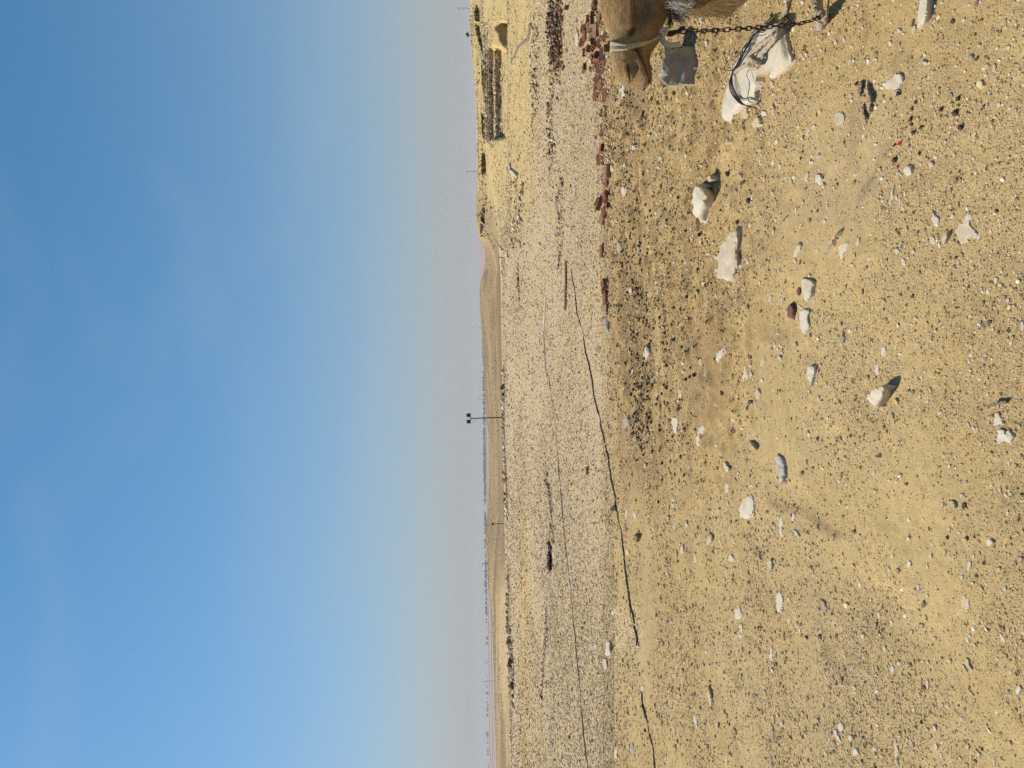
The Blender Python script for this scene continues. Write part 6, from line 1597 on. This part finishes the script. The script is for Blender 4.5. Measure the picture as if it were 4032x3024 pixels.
for _ in range(420):            # pale curls behind the jaw
    x0, y0_ = rng.normal(1440, 70), rng.normal(40, 60)
    u, v = px('M', x0, y0_)
    p = at_depth(u, v, Y0 - .13 - rng.uniform(0, .03))
    r_ = rng.uniform(.006, .016); ph = rng.uniform(0, 6.28); tw = rng.uniform(2, 5)
    t = np.linspace(0, 1, 9)
    P = p + np.stack([r_ * np.cos(ph + tw * t) + t * rng.normal(0, .02), -t * .01 * rng.normal(1, 1), r_ * np.sin(ph + tw * t) - t * .03], 1)
    g = rng.choice([.62, .42, .22, .12], p=[.3, .3, .25, .15])
    sp.append((P, .0012, np.array([g, g * .88, g * .7])))
for _ in range(160):            # dark beard wisps below the jaw
    x0, y0_ = rng.normal(1330, 40), rng.uniform(60, 300)
    u, v = px('M', x0, y0_)
    p = at_depth(u, v, Y0 - .06)
    L = rng.uniform(.03, .06)
    P = catmull([p, p + [-.012, -.01, -L * .5], p + [-.032 + rng.normal(0, .008), -.01, -L]], 6)
    g = rng.uniform(.05, .16); sp.append((P, .0011, np.array([g, g * .8, g * .62])))
for _ in range(60):
    x0, y0_ = rng.normal(1320, 25), rng.uniform(230, 380)
    p = at_depth(*px('M', x0, y0_), Y0 - .03); q = at_depth(*px('M', x0 - 30 + rng.normal(0, 20), y0_ + 130), Y0 - .03)
    g = rng.uniform(.05, .14); sp.append((catmull([p, (p + q) / 2 + [0, 0, -.004], q], 6), .001, np.array([g, g * .8, g * .65])))
tag(strands("beard", sp, MPEB, camel))

# ------------------------------------------------------------------ halter: pale webbing round the muzzle, knotted under the jaw
kp = at_depth(*px('M', 1205, 545), Y0 - .055)
halter = empty("halter", kp)
upE = catmull([(322, 690), (420, 706), (560, 742), (680, 735), (800, 712), (900, 692), (1000, 668), (1080, 615), (1150, 555)], 44)
loE = catmull([(316, 858), (420, 852), (545, 842), (660, 818), (760, 795), (870, 765), (960, 725), (1070, 670), (1170, 625)], 44)
rows_ = 9
VB = []
for i in range(44):
    for j in range(rows_):
        s = j / (rows_ - 1)
        q = upE[i] * (1 - s) + loE[i] * s
        h = hit(*q)
        if h is None:
            yy = VB[-1][1] if VB else Y0 - .05
            for k in range(1, 40):
                h = hit(q[0] + (4 * k if i < 22 else -4 * k), q[1])
                if h is not None: break
        p, nrm = h
        fold = 0.0022 * math.sin(s * 9.5 + i * .05) + 0.001 * math.sin(s * 21 + i * .3)
        dv = Vector(ray(*px('M', *q))).normalized()
        depth = (p - CAM) @ np.array(dv)
        VB.append(CAM + np.array(dv) * (depth - 0.006 - fold))
VB = np.array(VB)
FB = [(i * rows_ + j, (i + 1) * rows_ + j, (i + 1) * rows_ + j + 1, i * rows_ + j + 1) for i in range(43) for j in range(rows_ - 1)]
Vm = VB.copy(); Vm[:, 1] = 2 * Y0 - Vm[:, 1]
nvb = len(VB)
# over the nose the two halves join
jn = [(j, j + 1, nvb + j + 1, nvb + j) for j in range(rows_ - 1)] + [(43 * rows_ + j + 1, 43 * rows_ + j, nvb + 43 * rows_ + j, nvb + 43 * rows_ + j + 1) for j in range(rows_ - 1)]
band_me = mesh_py("nose_band", np.vstack([VB, Vm]) - kp, FB + [tuple(q + nvb for q in f[::-1]) for f in FB] + jn)
nb = link("nose_band", band_me, MCLOTHBAND, halter)
md = nb.modifiers.new("thickness", 'SOLIDIFY'); md.thickness = 0.003; md.offset = 0
def strap(name, pts, wid, mat, parent, dep=Y0 - .06, thick=.004, n=26):
    C = catmull([at_depth(*px('M', a, b), dep + (dd if dd else 0)) for a, b, dd in pts], n)
    T = np.gradient(C, axis=0); d = np.array(ray(2620, 140)); S = np.cross(T, d); S /= np.linalg.norm(S, axis=1)[:, None]
    wv = np.interp(np.linspace(0, 1, n), np.linspace(0, 1, len(wid)), wid)[:, None] * ZP
    V = []
    for i in range(n):
        for s in (-1, -.5, 0, .5, 1):
            V.append(C[i] + S[i] * wv[i] * s + np.array([0, -1, 0]) * .003 * (math.cos(s * 3.1) + .3 * math.sin(s * 7 + i * .4)))
    F = [(i * 5 + j, (i + 1) * 5 + j, (i + 1) * 5 + j + 1, i * 5 + j + 1) for i in range(n - 1) for j in range(4)]
    o = link(name, mesh_py(name, np.array(V) - kp, F), mat, parent)
    m_ = o.modifiers.new("thickness", 'SOLIDIFY'); m_.thickness = thick; m_.offset = 0
    return o
strap("tail_strap", [(1190, 560, 0), (1185, 620, -.01), (1200, 690, -.015), (1260, 735, -.02), (1350, 748, -.02), (1430, 742, -.02), (1485, 728, -.02)], [26, 34, 42, 44, 40, 36, 42], MCLOTHBAND, halter)
V_, F_ = tube_data(np.array([at_depth(*px('M', a, b), Y0 - .07) for a, b in catmull([(1150, 560), (1175, 500), (1230, 505), (1245, 545), (1215, 575), (1165, 590)], 20)]), .0085, 8)
link("knot", mesh_py("knot", V_ - kp, F_), MCLOTHBAND, halter)
MLEATH = plain_mat("dark_strap", (0.055, 0.040, 0.028), 0.8, 0, .3, 80)
strap("tether_strap", [(1250, 555, -.01), (1330, 535, -.01), (1420, 525, -.01), (1510, 528, -.012)], [16, 26, 22, 12], MLEATH, halter)
strap("tether_strap", [(1260, 590, -.01), (1330, 585, -.01), (1400, 555, -.01), (1500, 540, -.012)], [10, 18, 16, 10], MLEATH, halter)
strap("tether_strap", [(1390, 545, -.015), (1460, 505, -.015), (1530, 470, -.015), (1560, 480, -.015)], [10, 26, 34, 16], MLEATH, halter)
strap("tether_strap", [(1480, 470, -.015), (1520, 452, -.015), (1535, 440, -.015)], [8, 10, 5], MLEATH, halter, n=8)
tag(halter, "pale webbing halter tied round the camel's muzzle with a loose strap end", "halter")

# ------------------------------------------------------------------ chain from the halter to the rope end on the ground
def link_mesh():
    L, Rr, wr_ = 0.0190, 0.0078, 0.0029
    n = 20; P = []
    for i in range(n):
        t = 2 * math.pi * i / n
        P.append((Rr * math.cos(t), 0, Rr * math.sin(t) + (L - Rr if math.sin(t) >= 0 else -(L - Rr))))
    V, F = tube_data(np.array(P), wr_, 6, close=True)
    return mesh_py("link", V, F)
LM = link_mesh(); LM.materials.append(MIRON)
cw = [(-262, 492), (-120, 488), (0, 484), (105, 480), (300, 472), (520, 458), (700, 446), (850, 436), (1000, 420), (1250, 402), (1450, 384), (1640, 352), (1850, 290), (1960, 262), (1990, 285)]
endp = on_ground(*px('W', 1985, 285), dz=.035)
ys_ = np.linspace(Y0 - .075, endp[1], len(cw))
PC = np.array([at_depth(*px('W', a, b), yy) for (a, b), yy in zip(cw, ys_)])
CC_ = catmull(PC, 800)
sl = np.concatenate([[0], np.cumsum(np.linalg.norm(np.diff(CC_, axis=0), axis=1))])
pitch = 2 * (0.0190 - 0.0029) - 0.001
nl = int(sl[-1] / pitch)
chain = empty("chain", PC[-1])
proto_l = None
for i in range(nl):
    s0 = (i + .5) * pitch
    c = np.array([np.interp(s0, sl, CC_[:, k]) for k in range(3)])
    a = np.array([np.interp(s0 + .012, sl, CC_[:, k]) for k in range(3)]); b = np.array([np.interp(s0 - .012, sl, CC_[:, k]) for k in range(3)])
    t = Vector(a - b).normalized()
    q = t.to_track_quat('Z', 'Y').to_matrix().to_4x4()
    if proto_l is None:
        o = proto_l = link("link", LM, None, chain)
    else:
        o = proto_l.copy(); COL.objects.link(o); o.parent = chain
    o.matrix_local = Matrix.Translation(Vector(c) - Vector(PC[-1])) @ q @ Matrix.Rotation(R((90 if i % 2 else 0) + 12 + rng.normal(0, 9)), 4, 'Z')
tag(chain, "rusty iron chain hanging from the camel's halter down to a rope end", "chain")
MARKS.append((2950, 110, "the iron chain")); MARKS.append((2590, 300, "the camel's mouth"))
# ------------------------------------------------------------------ descriptions of the small stones and the bricks: what each looks like and what it lies beside
def rel(u, v, m):
    du, dv = u - m[0], v - m[1]
    if abs(dv) >= abs(du): return "above" if dv < 0 else "below"
    return "on the sky side of" if du < 0 else "on the camera side of"
used = set(o.get('label') for o in bpy.data.objects if o.get('label'))
def shape_word(w_, h_, rot):
    r_ = max(w_, h_) / max(1e-6, min(w_, h_))
    return "sliver" if r_ > 3.2 else "elongated stone" if r_ > 2.0 else "oval stone" if r_ > 1.35 else "roundish stone"
def size_word(w_, h_):
    s = math.sqrt(w_ * h_)
    return "fist-sized" if s > 17 else "palm-sized" if s > 12 else "small" if s > 7.5 else "tiny"
def describe(base, u, v, tries):
    ms = sorted(MARKS, key=lambda m: (m[0] - u) ** 2 + (m[1] - v) ** 2)[:6]
    d0 = math.hypot(ms[0][0] - u, ms[0][1] - v)
    near = "just " if d0 < 70 else "" if d0 < 190 else "well "
    cands = [f"{base} {near}{rel(u, v, ms[0])} {ms[0][2]}"]
    for m in ms[1:]:
        cands.append(f"{base} between {ms[0][2]} and {m[2]}")
        cands.append(f"{base} {rel(u, v, m)} {m[2]}")
    for q in ("flat ", "weathered ", "dusty "):
        cands += [q + c for c in cands[:7]]
    for c in cands:
        if len(c.split()) <= 16 and c not in used:
            used.add(c); return c
    used.add(cands[0]); return cands[0]
for (o, u, v, w_, h_, tone, rot) in SMALL:
    base = f"{size_word(w_, h_)} {TONES[tone][1]} {shape_word(w_, h_, rot)}"
    tag(o, describe(base, u, v, 0), "stone", "loose stones on the desert ground")
MARKS_B = [(2301, 270, "the brick with open holes on the flat"), (2348, 235, "the middle of the brick heap"), (2392, 830, "the brick row's tilted pile"), (2390, 1180, "the last bricks of the row"), (2376, 600, "the brick showing three holes on the flat"), (2205, 190, "the dark rubble heap"), (2340, 60, "the brick heap's upper end"), (2355, 345, "the brick heap's lower end"), (2391, 690, "the pair of bricks end to end")]
sv = MARKS; MARKS = MARKS_B
for (o, u, v, how, kind, dusty) in BRICKS:
    base = ("dusty " if dusty else "") + {"holes": "red brick with its hollow end showing", "broken": "broken red brick", "solid": "red brick lying on its side"}[how]
    if u > 2500:
        tag(o, "lone red brick end half buried among the dark droppings", "brick", "red hollow bricks"); continue
    tag(o, describe(base, u, v, 0), "brick", "red hollow bricks")
MARKS = sv
for o in bpy.data.objects:
    if o.type == 'MESH' and o.parent is None and o.get('kind') is None and o.get('category') is None:
        print("UNTAGGED", o.name)
# ------------------------------------------------------------------ the dusty air
bm = bmesh.new(); bmesh.ops.create_cube(bm, size=1)
x0_, x1_, y0_, y1_, z0_, z1_ = -9000, 9000, -150, 7600, -26, 95
for v_ in bm.verts:
    v_.co = Vector((x1_ if v_.co.x > 0 else x0_, y1_ if v_.co.y > 0 else y0_, z1_ if v_.co.z > 0 else z0_))
me = bpy.data.meshes.new("haze"); bm.to_mesh(me); bm.free()
mh = bpy.data.materials.new("haze"); mh.use_nodes = True
mh.node_tree.nodes.remove(mh.node_tree.nodes['Principled BSDF'])
pv = mh.node_tree.nodes.new('ShaderNodeVolumePrincipled'); pv.inputs['Color'].default_value = (0.93, 0.94, 0.96, 1); pv.inputs['Density'].default_value = 0.00009
mh.node_tree.links.new(pv.outputs[0], mh.node_tree.nodes['Material Output'].inputs['Volume'])
tag(link("haze", me, mh), kind='stuff')
tri = 0
for o in bpy.data.objects:
    if o.type == 'MESH': tri += sum(max(0, p.loop_total - 2) for p in o.data.polygons) if len(o.data.polygons) < 5000 else len(o.data.polygons) * (2 if o.data.polygons[0].loop_total == 4 else 1)
print("TRIANGLES", tri, "OBJECTS", len(bpy.data.objects))
